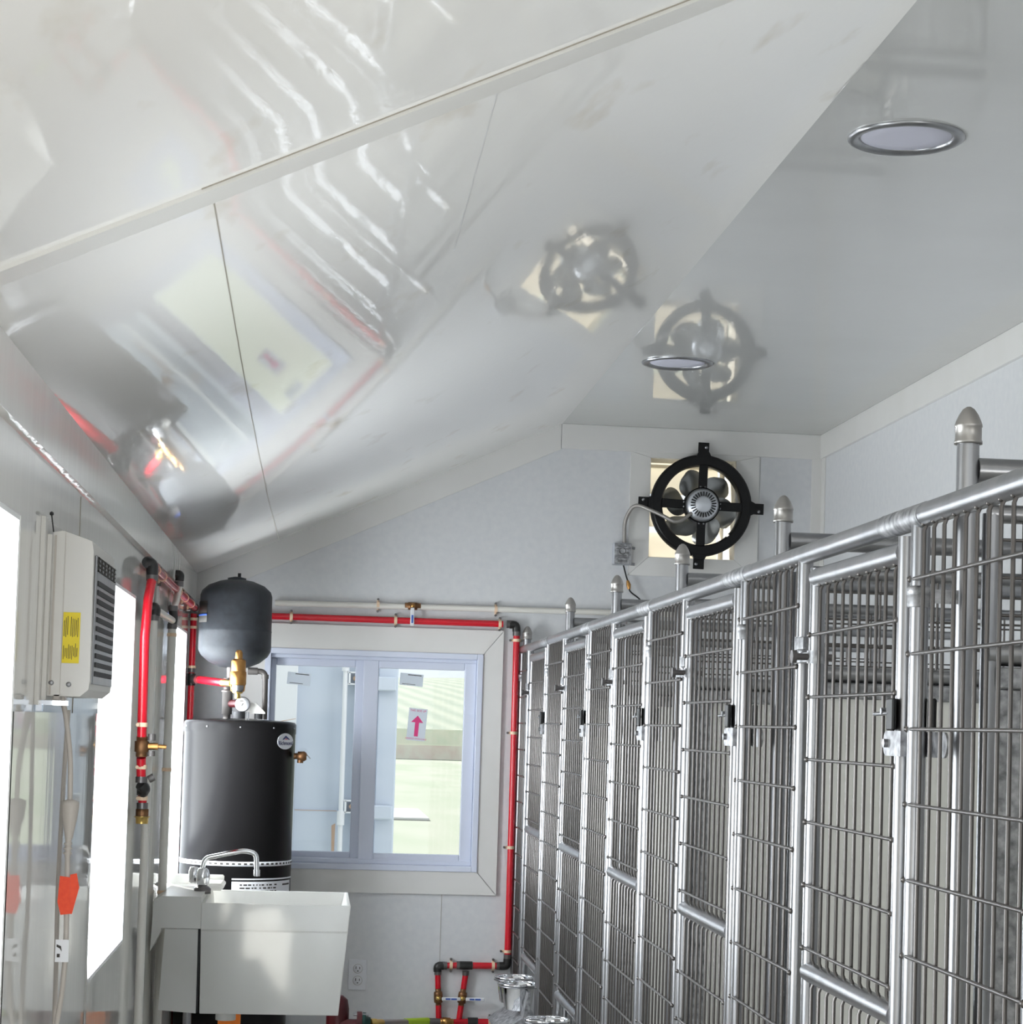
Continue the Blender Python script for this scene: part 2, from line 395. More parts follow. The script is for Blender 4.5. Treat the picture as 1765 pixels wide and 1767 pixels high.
# mitred casing round the back window
c0, c1 = .088, 0.0
ox0, ox1, oz0, oz1 = WX0-c0, WX1+.075, WZ0-.085, WZ1+.092
for k, poly in enumerate(([(ox0, oz1), (ox1, oz1), (WX1, WZ1), (WX0, WZ1)], [(ox1, oz1), (ox1, oz0), (WX1, WZ0), (WX1, WZ1)],
                          [(ox1, oz0), (ox0, oz0), (WX0, WZ0), (WX1, WZ0)], [(ox0, oz0), (ox0, oz1), (WX0, WZ1), (WX0, WZ0)])):
    cx = sum(p[0] for p in poly)/4; cz = sum(p[1] for p in poly)/4
    poly = [(x+(cx-x)*.002, z+(cz-z)*.004) for x, z in poly]
    struct('trim_%d' % (16+k), MB().prism(poly, YB-.012, YB, 'Y'), 'trim_white')
# casing round the fan opening
a0, a1, b0, b1 = 1.173, 1.675, 2.19, 2.667
for k, poly in enumerate(([(a0, b1), (a1, b1), (FX1, FZ1), (FX0, FZ1)], [(a1, b1), (a1, b0), (FX1, FZ0), (FX1, FZ1)],
                          [(a1, b0), (a0, b0), (FX0, FZ0), (FX1, FZ0)], [(a0, b0), (a0, b1), (FX0, FZ1), (FX0, FZ0)])):
    cx = sum(p[0] for p in poly)/4; cz = sum(p[1] for p in poly)/4
    poly = [(x+(cx-x)*.002, z+(cz-z)*.004) for x, z in poly]
    struct('trim_%d' % (20+k), MB().prism(poly, YB-.010, YB, 'Y'), 'trim_white')

# ------------------------------------------------------------------ windows
def ring(x0, x1, z0, z1, w, y0, y1, c=.002):
    mb = MB()
    mb.box((x0, y0, z0), (x0+w, y1, z1), c).box((x1-w, y0, z0), (x1, y1, z1), c)
    mb.box((x0+w, y0, z0), (x1-w, y1, z0+w), c).box((x0+w, y0, z1-w), (x1-w, y1, z1), c); return mb
win = struct('window_1', ring(WX0, WX1, WZ0, WZ1, .022, YB-.018, YB+.09), 'vinyl')
def wpart(n, mb, m): return obj(n, mb, m, win)
mb = MB().box((WX0+.022, YB+.005, WZ0+.022), (WX1-.022, YB+.09, WZ0+.040), .002)   # track
mb.box((WX0+.022, YB+.005, WZ1-.036), (WX1-.022, YB+.09, WZ1-.022), .002); wpart('track', mb, 'vinyl')
def sash(x0, x1, y, wl, wr):
    mb = MB(); z0, z1 = WZ0+.036, WZ1-.034
    mb.box((x0, y, z0), (x0+wl, y+.028, z1), .003).box((x1-wr, y, z0), (x1, y+.028, z1), .003)
    mb.box((x0+wl, y, z0), (x1-wr, y+.028, z0+.026), .003).box((x0+wl, y, z1-.030), (x1-wr, y+.028, z1), .003)
    return mb
s1 = wpart('sash', sash(WX0+.022, .205, YB+.048, .020, .055), 'vinyl')
s2 = wpart('sash', sash(.180, WX1-.022, YB+.012, .058, .045), 'vinyl')
obj('pane', MB().box((WX0+.04, YB+.060, WZ0+.05), (.16, YB+.063, WZ1-.05)), 'glass', s1)
pane_r = obj('pane', MB().box((.225, YB+.024, WZ0+.05), (WX1-.055, YB+.027, WZ1-.05)), 'glass', s2)
LN = [(-.3, .5)] + LW
for k, (ya, yb) in enumerate(LN):
    w = struct('window_%d' % (k+2), MB().box((XL-TH, ya-.0, Z0), (XL-TH-.03, ya+.035, Z1)).box((XL-TH, yb-.035, Z0), (XL-TH-.03, yb, Z1))
               .box((XL-TH, ya, Z0), (XL-TH-.03, yb, Z0+.035)).box((XL-TH, ya, Z1-.035), (XL-TH-.03, yb, Z1))
               .box((XL-TH, (ya+yb)/2-.015, Z0), (XL-TH-.03, (ya+yb)/2+.015, Z1)), 'vinyl')
    t = .008
    mb = MB().box((XL-TH, ya, Z0), (XL-.001, ya+t, Z1)).box((XL-TH, yb-t, Z0), (XL-.001, yb, Z1)).box((XL-TH, ya+t, Z0), (XL-.001, yb-t, Z0+t)).box((XL-TH, ya+t, Z1-t), (XL-.001, yb-t, Z1))
    obj('window_reveal', mb, 'reveal_white', w)
    obj('pane', MB().box((XL-TH-.018, ya+.03, Z0+.03), (XL-TH-.015, yb-.03, Z1-.03)), 'glass', w)
#STICKERS
def sticker_plane(cx, cz, w, h, y, ang=0.0):
    mb = MB().box((-w/2, -.0004, -h/2), (w/2, .0004, h/2)); return mb.xf(Matrix.Translation((cx, y, cz)) @ Matrix.Rotation(ang, 4, 'Y'))
st = thing('arrow_sticker', (.385, YB+.0228, 1.57), 'white paper sticker with a pink up arrow on the window pane', 'sticker')
A = .07
obj('paper', sticker_plane(.388, 1.595, .070, .122, YB+.0226, A), 'paper_white', st)
ar = [(-.0075, -.045), (.0075, -.045), (.0075, .008), (.023, .008), (0, .034), (-.023, .008), (-.0075, .008)]
mb = MB().prism(ar, -.0004, .0004, 'Y').xf(Matrix.Translation((.388, YB+.0218, 1.595)) @ Matrix.Rotation(A, 4, 'Y')); obj('arrow', mb, 'ink_pink', st)
text('lettering', 'THIS SIDE UP', .0105, Matrix.Translation((.391, YB+.0216, 1.647)) @ Matrix.Rotation(A, 4, 'Y') @ FACE, 'ink_pink', st)
text('lettering', 'HANDLE WITH CARE', .0085, Matrix.Translation((.385, YB+.0216, 1.541)) @ Matrix.Rotation(A, 4, 'Y') @ FACE, 'ink_pink', st)
for (cx, cz, y, lab, g) in ((.362, 1.764, YB+.0228, 'small white label stuck above the arrow sticker on the window pane', 0),
                         (-.062, 1.755, YB+.0588, 'small white label on the window pane in front of the container door', 0)):
    t = thing('window_label', (cx, y, cz), lab, 'sticker')
    obj('paper', sticker_plane(cx, cz, .088, .046, y, .07), 'paper_white', t)
    obj('print', sticker_plane(cx+.012, cz+.017, .052, .003, y-.0009, .07), 'ink_dark', t)
    obj('print', sticker_plane(cx-.010, cz-.017, .05, .002, y-.0009, .07), 'ink_dark', t)

# ------------------------------------------------------------------ outside
obj('grass_field', MB().box((-70, YB+.2, -.75), (90, 133, -.62)).box((-70, -8, -.75), (XL-TH-.1, YB+.2, -.62)).box((XL-TH-.1, -12, -.75), (60, YF-.1, -.62)), 'grass', kind='stuff', label='pale sunlit grass stretching beyond the window to the corn', cat='grass')
mb = MB(); n = 30
P = []
for i in range(n+1):
    y = 131 + 200*i/n; z = 1.2 + 6.6*math.sin(min(1, i/n)*PI/2)
    P.append((y, z))
vs = [(x, y, z + (.9*math.sin(x*.035) if y > 140 else 0)*min(1, (y-131)/60)) for (y, z) in P for x in [-70+8*k for k in range(24)]]
fs = [(i*24+k, i*24+k+1, (i+1)*24+k+1, (i+1)*24+k) for i in range(n) for k in range(23)]
mb.add(vs, fs, True)
cf = obj('corn_field', mb, 'corn_rows', kind='stuff', label='green corn field in long rows rising to the horizon', cat='corn')
fe = tag(obj('corn_edge', MB().box((-70, 130.4, -.62), (114, 130.9, .25)), 'corn_front', kind='stuff', label='tan dry front row of the corn field above the grass', cat='corn'))
obj('green_tops', MB().box((-70, 130.45, .25), (114, 130.85, 1.25)), 'corn_top', fe)
obj('concrete_pad', MB().box((.8, 48, -.62), (2.7, 53, -.55), .02), 'concrete', label='pale concrete slab lying in the grass outside the window', cat='slab')
# swung-open container door
dY = 9.05
cd = thing('container_door', (0, dY, 0), 'pale blue steel shipping container door standing open outside the window', 'door')
def cpt(n, mb, m, p=cd): return obj(n, mb, m, p)
mb = MB()
mb.box((-.9, dY, -.3), (-.075, dY+.05, 2.9), .004)
cpt('door_frame', mb, 'container_white')
cpt('door_panel', MB().box((-.075, dY+.03, -.3), (.325, dY+.05, 1.215)).box((-.075, dY+.038, 1.215), (.325, dY+.055, 2.9)), 'container_paint')
cpt('edge_post', MB().box((.205, dY-.05, -.3), (.262, dY+.03, 2.9), .006).box((.268, dY-.025, -.3), (.355, dY+.05, 2.9), .006), 'container_paint')
lr = cpt('lock_rod', MB().tube([(.128, dY-.02, -.3), (.128, dY-.02, 2.9)], .0105, 12), 'container_white')
obj('rod_sleeve', MB().tube([(.128, dY-.02, 1.155), (.128, dY-.02, 1.215)], .0165, 12).tube([(.128, dY-.02, 1.815), (.128, dY-.02, 1.86)], .0165, 12), 'container_white', lr)
for z in (1.235, 1.785):
    br = cpt('bracket', MB().box((.138, dY-.03, z-.028), (.205, dY+.03, z-.022)).box((.138, dY-.03, z+.022), (.205, dY+.03, z+.028)).box((.142, dY-.03, z-.025), (.15, dY+.03, z+.025)), 'container_white')
    obj('bolt', MB().cyl((.172, dY-.01, z), (.172, dY+.03, z), .011, 8), 'rust', br)
for z in (1.215, 1.765):
    cpt('hinge', MB().box((.215, dY-.068, z-.030), (.345, dY-.028, z+.030), .005), 'container_paint')
cpt('rust_streak', MB().prism([(.09, 1.15), (.106, 1.16), (.104, .98), (.098, .93), (.094, 1.0)], dY+.028, dY+.0295, 'Y').box((-.07, dY+.0285, 1.212), (.11, dY+.0295, 1.2145)).prism([(-.155, 1.59), (-.078, 1.605), (-.078, 1.603), (-.155, 1.587)], dY-.001, dY-.0002, 'Y'), 'rust')

# ------------------------------------------------------------------ recessed ceiling lights
for y, lab in ((3.91, 'round recessed ceiling light with frosted lens, the one farther from the exhaust fan'), (6.48, 'round recessed ceiling light just before the exhaust fan and end wall')):
    t = thing('recessed_light', (1.10, y, ZC), lab, 'ceiling light', 'recessed lights in the flat ceiling')
    obj('trim_ring', MB().lathe([(.112, 0), (.112, -.004), (.105, -.0075), (.094, -.006), (.088, -.001), (.088, 0)], (1.10, y, ZC), n=48), 'galv', t)
    obj('lens', MB().lathe([(.0, -.0035), (.05, -.003), (.086, -.001), (.087, 0)], (1.10, y, ZC), n=48), 'lens_frost', t)

# ------------------------------------------------------------------ exhaust fan, hood, switch box
fx, fz, fy = 1.442, 2.462, YB-.055
hood = thing('vent_hood', (fx-.02, YB+.1, 2.25), 'cream louvred hood closing the square fan opening from outside', 'vent')
mb = MB()
mb.box((FX0-.012, YB+.0, FZ0-.012), (FX0+.002, YB+.2, FZ1+.012)).box((FX1-.002, YB, FZ0-.012), (FX1+.012, YB+.2, FZ1+.012))
mb.box((FX0, YB, FZ0-.012), (FX1, YB+.2, FZ0+.002)).box((FX0, YB, FZ1-.002), (FX1, YB+.2, FZ1+.012))
mb.box((FX1-.038, YB+.07, FZ0), (FX1-.030, YB+.13, FZ1)).box((FX0, YB+.13, FZ1-.02), (FX1, YB+.15, FZ1-.008))
obj('hood_frame', mb, 'louver_cream', hood)
for k in range(3):
    z = FZ0 + .005 + k*.128
    mb = MB().box((FX0+.002, 0, 0), (FX1-.04, .004, .112)).xf(Matrix.Translation((0, YB+.135, z)) @ Matrix.Rotation(-.30, 4, 'X')); obj('louver', mb, 'louver_cream', hood)
fan = thing('exhaust_fan', (fx, fy, 2.22), 'black round exhaust fan with six grey blades on the end wall', 'fan')
mb = MB().lathe([(.152, .03), (.152, -.012), (.157, -.018), (.157, -.018), (.186, -.018), (.186, -.018), (.194, -.012), (.194, .03)], (fx, fy, fz), 'Y', 64)
obj('ring', mb, 'black_paint', fan)
for k in range(4):
    a = k*PI/2; mb = MB()
    mb.box((-.017, -.022, .055), (.017, -.013, .155), .002).box((-.019, -.016, .15), (.019, .0, .20), .002)
    mb.box((-.021, -.004, .192), (.021, .0, .243), .001)
    mb.prism([(-.03, .186), (.03, .186), (.02, .206), (-.02, .206)], -.017, .002, 'Y')
    mb.xf(Matrix.Translation((fx, fy, fz)) @ Matrix.Rotation(a+.02, 4, 'Y')); ar_ = obj('mounting_arm', mb, 'black_paint', fan)
    mb = MB().lathe([(.0, -.009), (.0055, -.008), (.0065, -.004)], (.010, 0, .224), 'Y', 10).lathe([(.0, -.0255), (.003, -.0245), (.004, -.022)], (.009, 0, .07), 'Y', 8).lathe([(.0, -.0255), (.003, -.0245), (.004, -.022)], (-.009, 0, .07), 'Y', 8)
    mb.xf(Matrix.Translation((fx, fy, fz)) @ Matrix.Rotation(a+.02, 4, 'Y')); obj('screw', mb, 'galv', ar_)
mot = obj('motor', MB().lathe([(0, -.055), (.025, -.055), (.030, -.053), (.052, -.047), (.060, -.040), (.064, -.028), (.064, .02), (.0, .02)], (fx, fy, fz), 'Y', 48), 'motor_alu', fan)
mb = MB()
for k in range(26):
    a = 2*PI*k/26
    q = MB().box((-.0024, -.0560, .032), (.0024, -.044, .049)); q.xf(Matrix.Translation((fx, fy, fz)) @ Matrix.Rotation(a, 4, 'Y')); mb.add(q.v, q.f)
obj('cooling_slots', mb, 'dark', mot)
obj('motor_band', MB().lathe([(.0645, -.03), (.068, -.028), (.068, .018), (.062, .02)], (fx, fy, fz), 'Y', 48), 'black_paint', mot)
for k in range(6):
    a0_ = 2*PI*k/6 + .50
    mb = MB(); n, m_ = 10, 6; vs = []
    for i in range(n+1):
        t = i/n; r = .055 + .092*t; hw = .52*math.sin(PI*(.24+.62*t))**.8 if t < .97 else .25
        for j in range(m_+1):
            s_ = (j/m_-.5)*2; a = s_*hw + .30*t
            vs.append((math.sin(a)*r, .045 + .030*s_*(.5+.5*t) + .010*s_*s_, math.cos(a)*(r-.012*s_*s_*t)))
    fs = [(i*(m_+1)+j, i*(m_+1)+j+1, (i+1)*(m_+1)+j+1, (i+1)*(m_+1)+j) for i in range(n) for j in range(m_)]
    mb.add(vs, fs, True); off = len(vs); mb.add([(x, y+.0018, z) for x, y, z in vs], [f[::-1] for f in fs], True)
    mb.xf(Matrix.Translation((fx, fy, fz)) @ Matrix.Rotation(a0_, 4, 'Y')); obj('blade', mb, 'fan_blade', fan, fix=False)
cb = thing('control_box', (1.147, YB-.02, 2.225), 'small grey thermostat box joined to the exhaust fan by a conduit', 'control box')
obj('box_body', MB().box((1.112, YB-.036, 2.226), (1.182, YB, 2.310), .003), 'motor_alu', cb)
cov = obj('cover_plate', MB().box((1.116, YB-.039, 2.230), (1.179, YB-.035, 2.307), .001), 'galv_dull', cb)
mb = MB().lathe([(.011, -.0405), (.013, -.0405), (.013, -.0390), (.011, -.0390)], (1.147, YB, 2.279), 'Y', 20)
for z, w in ((2.302, .012), (2.297, .034), (2.262, .032), (2.258, .032), (2.254, .032), (2.242, .036), (2.238, .036)): mb.box((1.147-w/2, YB-.0405, z-.001), (1.147+w/2, YB-.0390, z+.0008))
mb.box((1.160, YB-.0405, 2.286), (1.172, YB-.039, 2.288)).box((1.160, YB-.0405, 2.271), (1.172, YB-.039, 2.273)).box((1.122, YB-.0405, 2.286), (1.134, YB-.039, 2.288))
obj('dial_print', mb, 'ink_dark', cov)
obj('wire_lug', MB().cyl((1.182, YB-.012, 2.295), (1.198, YB-.012, 2.293), .005, 8).cyl((1.182, YB-.012, 2.232), (1.198, YB-.012, 2.231), .005, 8), 'galv_dull', cb)
pts = bend([(1.155, YB-.02, 2.31), (1.153, YB-.022, 2.40), (1.185, YB-.05, 2.462), (1.27, YB-.085, 2.425), (1.345, YB-.10, 2.385), (1.40, YB-.095, 2.43)], .05, 8)
obj('flexible_conduit', MB().tube(pts, .0075, 10), 'hose_steel', label='grey flexible conduit looping from thermostat box into fan motor', cat='conduit')
pc = thing('fan_cord', (1.16, YB-.02, 2.1), 'thin black cord hanging below the grey thermostat box', 'cord')
obj('cord', MB().tube(bend([(1.155, YB-.015, 2.226), (1.168, YB-.015, 2.18), (1.178, YB-.015, 2.155), (1.180, YB-.02, 2.13), (1.19, YB-.02, 2.12), (1.215, YB-.012, 2.105), (1.24, YB-.012, 2.08)], .01), .003, 8), 'dark', pc)
obj('plug', MB().tube([(1.172, YB-.018, 2.168), (1.176, YB-.02, 2.152), (1.178, YB-.022, 2.135)], [.005, .009, .006], 10), 'brass', pc)

# ------------------------------------------------------------------ plastic plumbing
def clip_bits(p, d, wallv, r=.0145, w=.011):
    """a tan clip strap round a pipe at p running along d, screwed to the wall lying along wallv, with its two screws"""
    p, d, wv = Vector(p), Vector(d).normalized(), Vector(wallv).normalized(); s = d.cross(wv)
    mb = MB().tube([p-d*w/2, p+d*w/2], r, 14)
    c = p+wv*.010
    for sg in (1, -1):
        q = c+s*sg*.022; mb.tube([c+s*sg*.010, q], .0045, 8)
    m2 = MB()
    for sg in (1, -1):
        q = c+s*sg*.0225; m2.tube([q-wv*.008, q+wv*.003], .0048, 8)
    return mb, m2
def add_clip(p, d, wv, root, r=.0145):
    a, b = clip_bits(p, d, wv, r); c = obj('pipe_clip', a, 'clip_tan', root); obj('screw', b, 'crimp', c)
def fit(name, pts, root, r=.0155, m='fit_black'): return obj(name, MB().tube(bend(pts, .012, 4), r, 12), m, root)
def crimp(p, d, root, r=.0150):
    p, d = Vector(p), Vector(d).normalized(); return obj('crimp_ring', MB().tube([p-d*.008, p+d*.008], r, 14), 'crimp', root)
yb = YB-.018
# red supply round the back window
rp = thing('hot_water_pipe', (.75, yb, .73), 'long red plastic pipe framing the sliding window on two sides', 'pipe')
obj('pipe', MB().tube([(-.44, yb, 1.985), (.70, yb, 1.985)], .0125, 14), 'pex_red', rp)
obj('pipe', MB().tube([(.753, yb, 1.955), (.755, yb, 1.4), (.755, yb, .735)], .0125, 14), 'pex_red', rp)
obj('pipe', MB().tube([(.722, yb, .697), (.622, yb, .697)], .0125, 14), 'pex_red', rp)
obj('pipe', MB().tube([(.572, yb, .697), (.520, yb, .695)], .0115, 14), 'pex_red', rp)
fit('elbow', [(.725, yb, 1.984), (.751, yb, 1.984), (.752, yb, 1.958)], rp); crimp((.722, yb, 1.985), (1, 0, 0), rp); crimp((.753, yb, 1.950), (0, 0, 1), rp)
fit('elbow', [(.755, yb, .725), (.755, yb, .697), (.725, yb, .697)], rp); crimp((.755, yb, .733), (0, 0, 1), rp); crimp((.722, yb, .697), (1, 0, 0), rp)
fit('tee', [(.622, yb, .697), (.575, yb, .697)], rp); fit('elbow', [(.515, yb, .694), (.492, yb, .694), (.493, yb, .672)], rp)
crimp((.616, yb, .697), (1, 0, 0), rp); crimp((.572, yb, .697), (1, 0, 0), rp); crimp((.520, yb, .695), (1, 0, 0), rp)
for x in (-.098, .293, .688): add_clip((x, yb, 1.985), (1, 0, 0), (0, 1, 0), rp)
for z in (1.925, 1.574, 1.142, .752): add_clip((.753, yb, z), (0, 0, 1), (0, 1, 0), rp)
add_clip((.702, yb, .697), (1, 0, 0), (0, 1, 0), rp); add_clip((.543, yb, .696), (1, 0, 0), (0, 1, 0), rp)
# the two drops with valves
for x0, x1, lab in ((.494, .503, 'straight short red drop pipe with valve, hanging from the black elbow'), (.600, .580, 'slightly slanted short red drop pipe with valve, hanging from the tee')):
    dz = lambda z: x0+(x1-x0)*(.675-z)/.175
    t = thing('drop_pipe', (x0, yb, .49), lab, 'pipe', 'red drop pipes under the window')
    obj('pipe', MB().tube([(dz(.675), yb, .675), (dz(.608), yb, .608)], .0110, 12).tube([(dz(.548), yb, .548), (dz(.486), yb, .486)], .0110, 12), 'pex_red', t)
    crimp((dz(.668), yb, .668), (0, 0, 1), t, .0135)
    v = obj('valve_body', MB().tube([(dz(z), yb, z) for z in (.610, .598, .597, .588, .566, .557, .556, .546)], [.011, .011, .0155, .0165, .0165, .0155, .011, .011], 12), 'bronze', t)
    obj('valve_nut', MB().lathe([(0, -.030), (.006, -.030), (.008, -.026), (.011, -.016), (.012, -.008)], (dz(.576), yb, .576), 'Y', 6), 'brass_new', v)
    hb = obj('valve_handle', MB().box((dz(.576)+.012, yb-.026, .567), (dz(.576)+.082, yb-.020, .580), .002), 'label_white', t)
    obj('handle_print', MB().box((dz(.576)+.026, yb-.0268, .5705), (dz(.576)+.044, yb-.0258, .5765)).box((dz(.576)+.047, yb-.0268, .5705), (dz(.576)+.068, yb-.0258, .5765)), 'ink_blue', hb)
# lower manifold
lm = thing('supply_manifold', (.60, yb, .49), 'low red pipe with brass tee and black elbow at the foot of the drop pipes', 'pipe')
obj('pipe', MB().tube([(.555, yb-.02, .487), (.615, yb, .487)], .0120, 12).tube([(.648, yb, .487), (.712, yb, .487)], .0125, 12), 'pex_red', lm)
obj('union', MB().tube([(.462, yb-.02, .490), (.508, yb-.02, .489)], .0130, 6), 'iron_pipe', lm)
obj('brass_tee', MB().tube([(.508, yb-.02, .489), (.515, yb-.02, .489), (.516, yb-.02, .489), (.545, yb-.02, .488), (.546, yb-.02, .488), (.557, yb-.02, .488)], [.0125, .0125, .0165, .0165, .013, .013], 10), 'brass', lm)
fit('tee', [(.612, yb, .488), (.650, yb, .488)], lm); fit('elbow', [(.712, yb, .488), (.735, yb, .486), (.737, yb, .47)], lm)
add_clip((.695, yb, .488), (1, 0, 0), (0, 1, 0), lm)
# white cold pipe high on the back wall
wp = thing('cold_water_pipe', (.30, yb, 2.03), 'white plastic pipe with shut-off valve running level above the red pipe', 'pipe')
obj('pipe', MB().tube([(-.16, yb, 2.035), (1.35, yb, 2.045)], .0110, 12), 'pex_white', wp)
for x in (.225, .671, 1.16): add_clip((x, yb, 2.040), (1, 0, 0), (0, 1, 0), wp, .0125)
v = obj('valve_body', MB().tube([(x, yb, 2.041) for x in (.326, .338, .339, .372, .373, .386)], [.0125, .0125, .0145, .0145, .0125, .0125], 12), 'bronze', wp)
obj('valve_nut', MB().lathe([(0, -.028), (.007, -.028), (.011, -.016)], (.355, yb, 2.041), 'Y', 6), 'brass', v)
hd = obj('valve_handle', MB().box((.347, yb-.028, 1.965), (.362, yb-.022, 2.034), .002), 'label_white', wp)
obj('handle_print', MB().box((.351, yb-.0288, 1.976), (.358, yb-.0278, 2.006)), 'ink_blue', hd)
# red pipe high on the left wall
xl = XL+.020
lp = thing('wall_pipe', (xl, 6.6, 1.99), 'red plastic pipe held by clips high along the wall with the windows', 'pipe')
obj('pipe', MB().tube([(xl, 5.55, 1.998), (xl, 7.68, 1.996)], .0125, 14), 'pex_red', lp)
for y in (5.80, 6.05, 6.75, 7.10, 7.45): add_clip((xl, y, 1.997), (0, 1, 0), (-1, 0, 0), lp)
fit('tee', [(xl, 7.68, 1.996), (xl, 7.74, 1.996)], lp); fit('tee', [(xl, 5.52, 1.998), (xl, 5.57, 1.998)], lp)
fit('elbow', [(xl, 7.74, 1.996), (xl, yb-.03, 1.990), (xl, yb, 1.985), (-.43, yb, 1.985)], lp)
# red stub down the left wall with valve and brass end
sp = thing('supply_stub', (xl, 5.6, 1.33), 'red plastic stub pipe with brass valve and brass cap between two windows', 'pipe')
Y1 = 5.53
obj('pipe', MB().tube([(xl+.012, Y1, 1.955), (xl+.008, Y1-.05, 1.90), (xl+.004, Y1-.06, 1.80), (xl+.003, Y1-.03, 1.60), (xl+.003, Y1-.02, 1.545)], .0125, 14), 'pex_red', sp)
fit('elbow', [(xl-.005, Y1, 1.998), (xl+.012, Y1, 1.995), (xl+.012, Y1, 1.965)], sp); crimp((xl+.012, Y1, 1.958), (0, 0, 1), sp, .0160)
obj('pipe', MB().tube([(xl+.002, Y1, 1.49), (xl+.002, Y1+.02, 1.435)], .0125, 12), 'pex_red', sp)
obj('pipe', MB().tube([(xl+.004, Y1+.06, 1.395), (xl+.004, Y1+.07, 1.365)], .0115, 12), 'pex_red', sp)
v = obj('valve_body', MB().tube([(xl+.003, Y1-.01, z) for z in (1.545, 1.533, 1.532, 1.505, 1.504, 1.492)], [.0145, .0145, .0185, .0185, .0145, .0145], 12), 'bronze', sp)
obj('valve_stem', MB().tube([(xl+.015, Y1-.01, 1.520), (xl+.045, Y1-.01, 1.520)], .009, 8).tube([(xl+.045, Y1-.01, 1.520), (xl+.066, Y1-.01, 1.519)], .0055, 8), 'brass', v)
obj('valve_port', MB().tube([(xl+.028, Y1-.01, 1.552), (xl+.028, Y1-.01, 1.535)], .010, 8).tube([(xl+.028, Y1-.01, 1.508), (xl+.028, Y1-.01, 1.494)], .010, 8), 'iron_pipe', v)
for z, y in ((1.575, Y1-.025), (1.465, Y1+.01), (1.382, Y1+.065)):
    a, b = clip_bits((xl+.003, y, z), (0, 0, 1), (-1, 0, 0)); c = obj('pipe_clip', a, 'clip_tan', sp)
crimp((xl+.003, Y1+.02, 1.432), (0, 0, 1), sp, .0155); fit('tee', [(xl, Y1+.03, 1.42), (xl+.012, Y1+.04, 1.408), (xl+.004, Y1+.055, 1.398)], sp); crimp((xl+.004, Y1+.055, 1.398), (0, 0, 1), sp, .0150)
obj('side_port', MB().tube([(xl+.020, Y1+.04, 1.432), (xl+.034, Y1+.04, 1.440)], .010, 8), 'iron_pipe', sp)
crimp((xl+.004, Y1+.07, 1.362), (0, 0, 1), sp, .0150)
obj('end_fitting', MB().tube([(xl+.004, Y1+.075, z) for z in (1.354, 1.353, 1.335)], [.015, .0185, .0185], 6), 'bronze', sp)
obj('brass_cap', MB().tube([(xl+.004, Y1+.075, z) for z in (1.334, 1.332, 1.3315, 1.315)], [.021, .021, .0175, .0160], 12), 'brass_new', sp)
# white pipes between the second and third window
wv = thing('white_pipe', (xl, 5.75, 1.2), 'white plastic pipe with black elbow standing beside the red stub pipe', 'pipe')
obj('pipe', MB().tube([(xl, 5.78, 1.862), (xl, 5.78, .30)], .0112, 12), 'pex_white', wv)
fit('elbow', [(xl-.006, 5.78, 1.895), (xl+.006, 5.78, 1.893), (xl+.004, 5.78, 1.872)], wv, .014); crimp((xl+.002, 5.78, 1.866), (0, 0, 1), wv, .0145)
obj('cross_pipe', MB().tube([(xl+.002, 5.80, 1.89), (xl+.002, 6.50, 1.893)], .0105, 12), 'pex_white', wv)
w2 = thing('white_pipe', (xl, 6.53, 1.2), 'taller white plastic pipe with black fittings, the one beside the window by the tank', 'pipe')
obj('pipe', MB().tube([(xl+.008, 6.66, 2.005), (xl+.004, 6.60, 1.95), (xl, 6.54, 1.930)], .0105, 12).tube([(xl, 6.54, 1.872), (xl, 6.54, .30)], .0130, 12), 'pex_white', w2)
fit('elbow', [(xl-.004, 6.66, 2.046), (xl+.010, 6.66, 2.046), (xl+.009, 6.66, 2.025)], w2, .014); crimp((xl+.008, 6.66, 2.015), (0, 0, 1), w2, .0145)
fit('tee', [(xl, 6.54, 1.928), (xl+.004, 6.54, 1.90), (xl, 6.54, 1.882)], w2, .0135); crimp((xl, 6.54, 1.932), (0, 0, 1), w2, .015); crimp((xl, 6.54, 1.876), (0, 0, 1), w2, .0155)
for z in (1.85, 1.435, 1.06):
    a, b = clip_bits((xl, 6.54, z), (0, 0, 1), (-1, 0, 0), .0150); obj('pipe_clip', a, 'clip_tan', w2)
# corner red pipe feeding the heater
cp = thing('corner_pipe', (-.447, 7.70, .5), 'dark red plastic pipe standing in the corner behind the water heater', 'pipe')
cx_, cy_ = -.449, 7.72
obj('pipe', MB().tube([(cx_, cy_, 1.975), (cx_, cy_, 1.755)], .0120, 12).tube([(cx_, cy_, 1.715), (cx_, cy_, .40)], .0120, 12), 'pex_red', cp)
fit('tee', [(cx_, cy_, 1.757), (cx_, cy_, 1.713)], cp); crimp((cx_, cy_, 1.768), (0, 0, 1), cp)
obj('branch_pipe', MB().tube([(-.425, 7.69, 1.735), (-.318, 7.46, 1.722)], .0140, 12), 'pex_red', cp)
obj('crimp_ring', MB().tube([(-.440, 7.70, 1.735), (-.424, 7.67, 1.734)], .0155, 12), 'galv', cp)
for z in (1.955, 1.925, 1.78, 1.54, 1.10): obj('pipe_clip', MB().tube([(cx_, cy_, z-.005), (cx_, cy_, z+.005)], .0145, 12), 'clip_tan', cp)

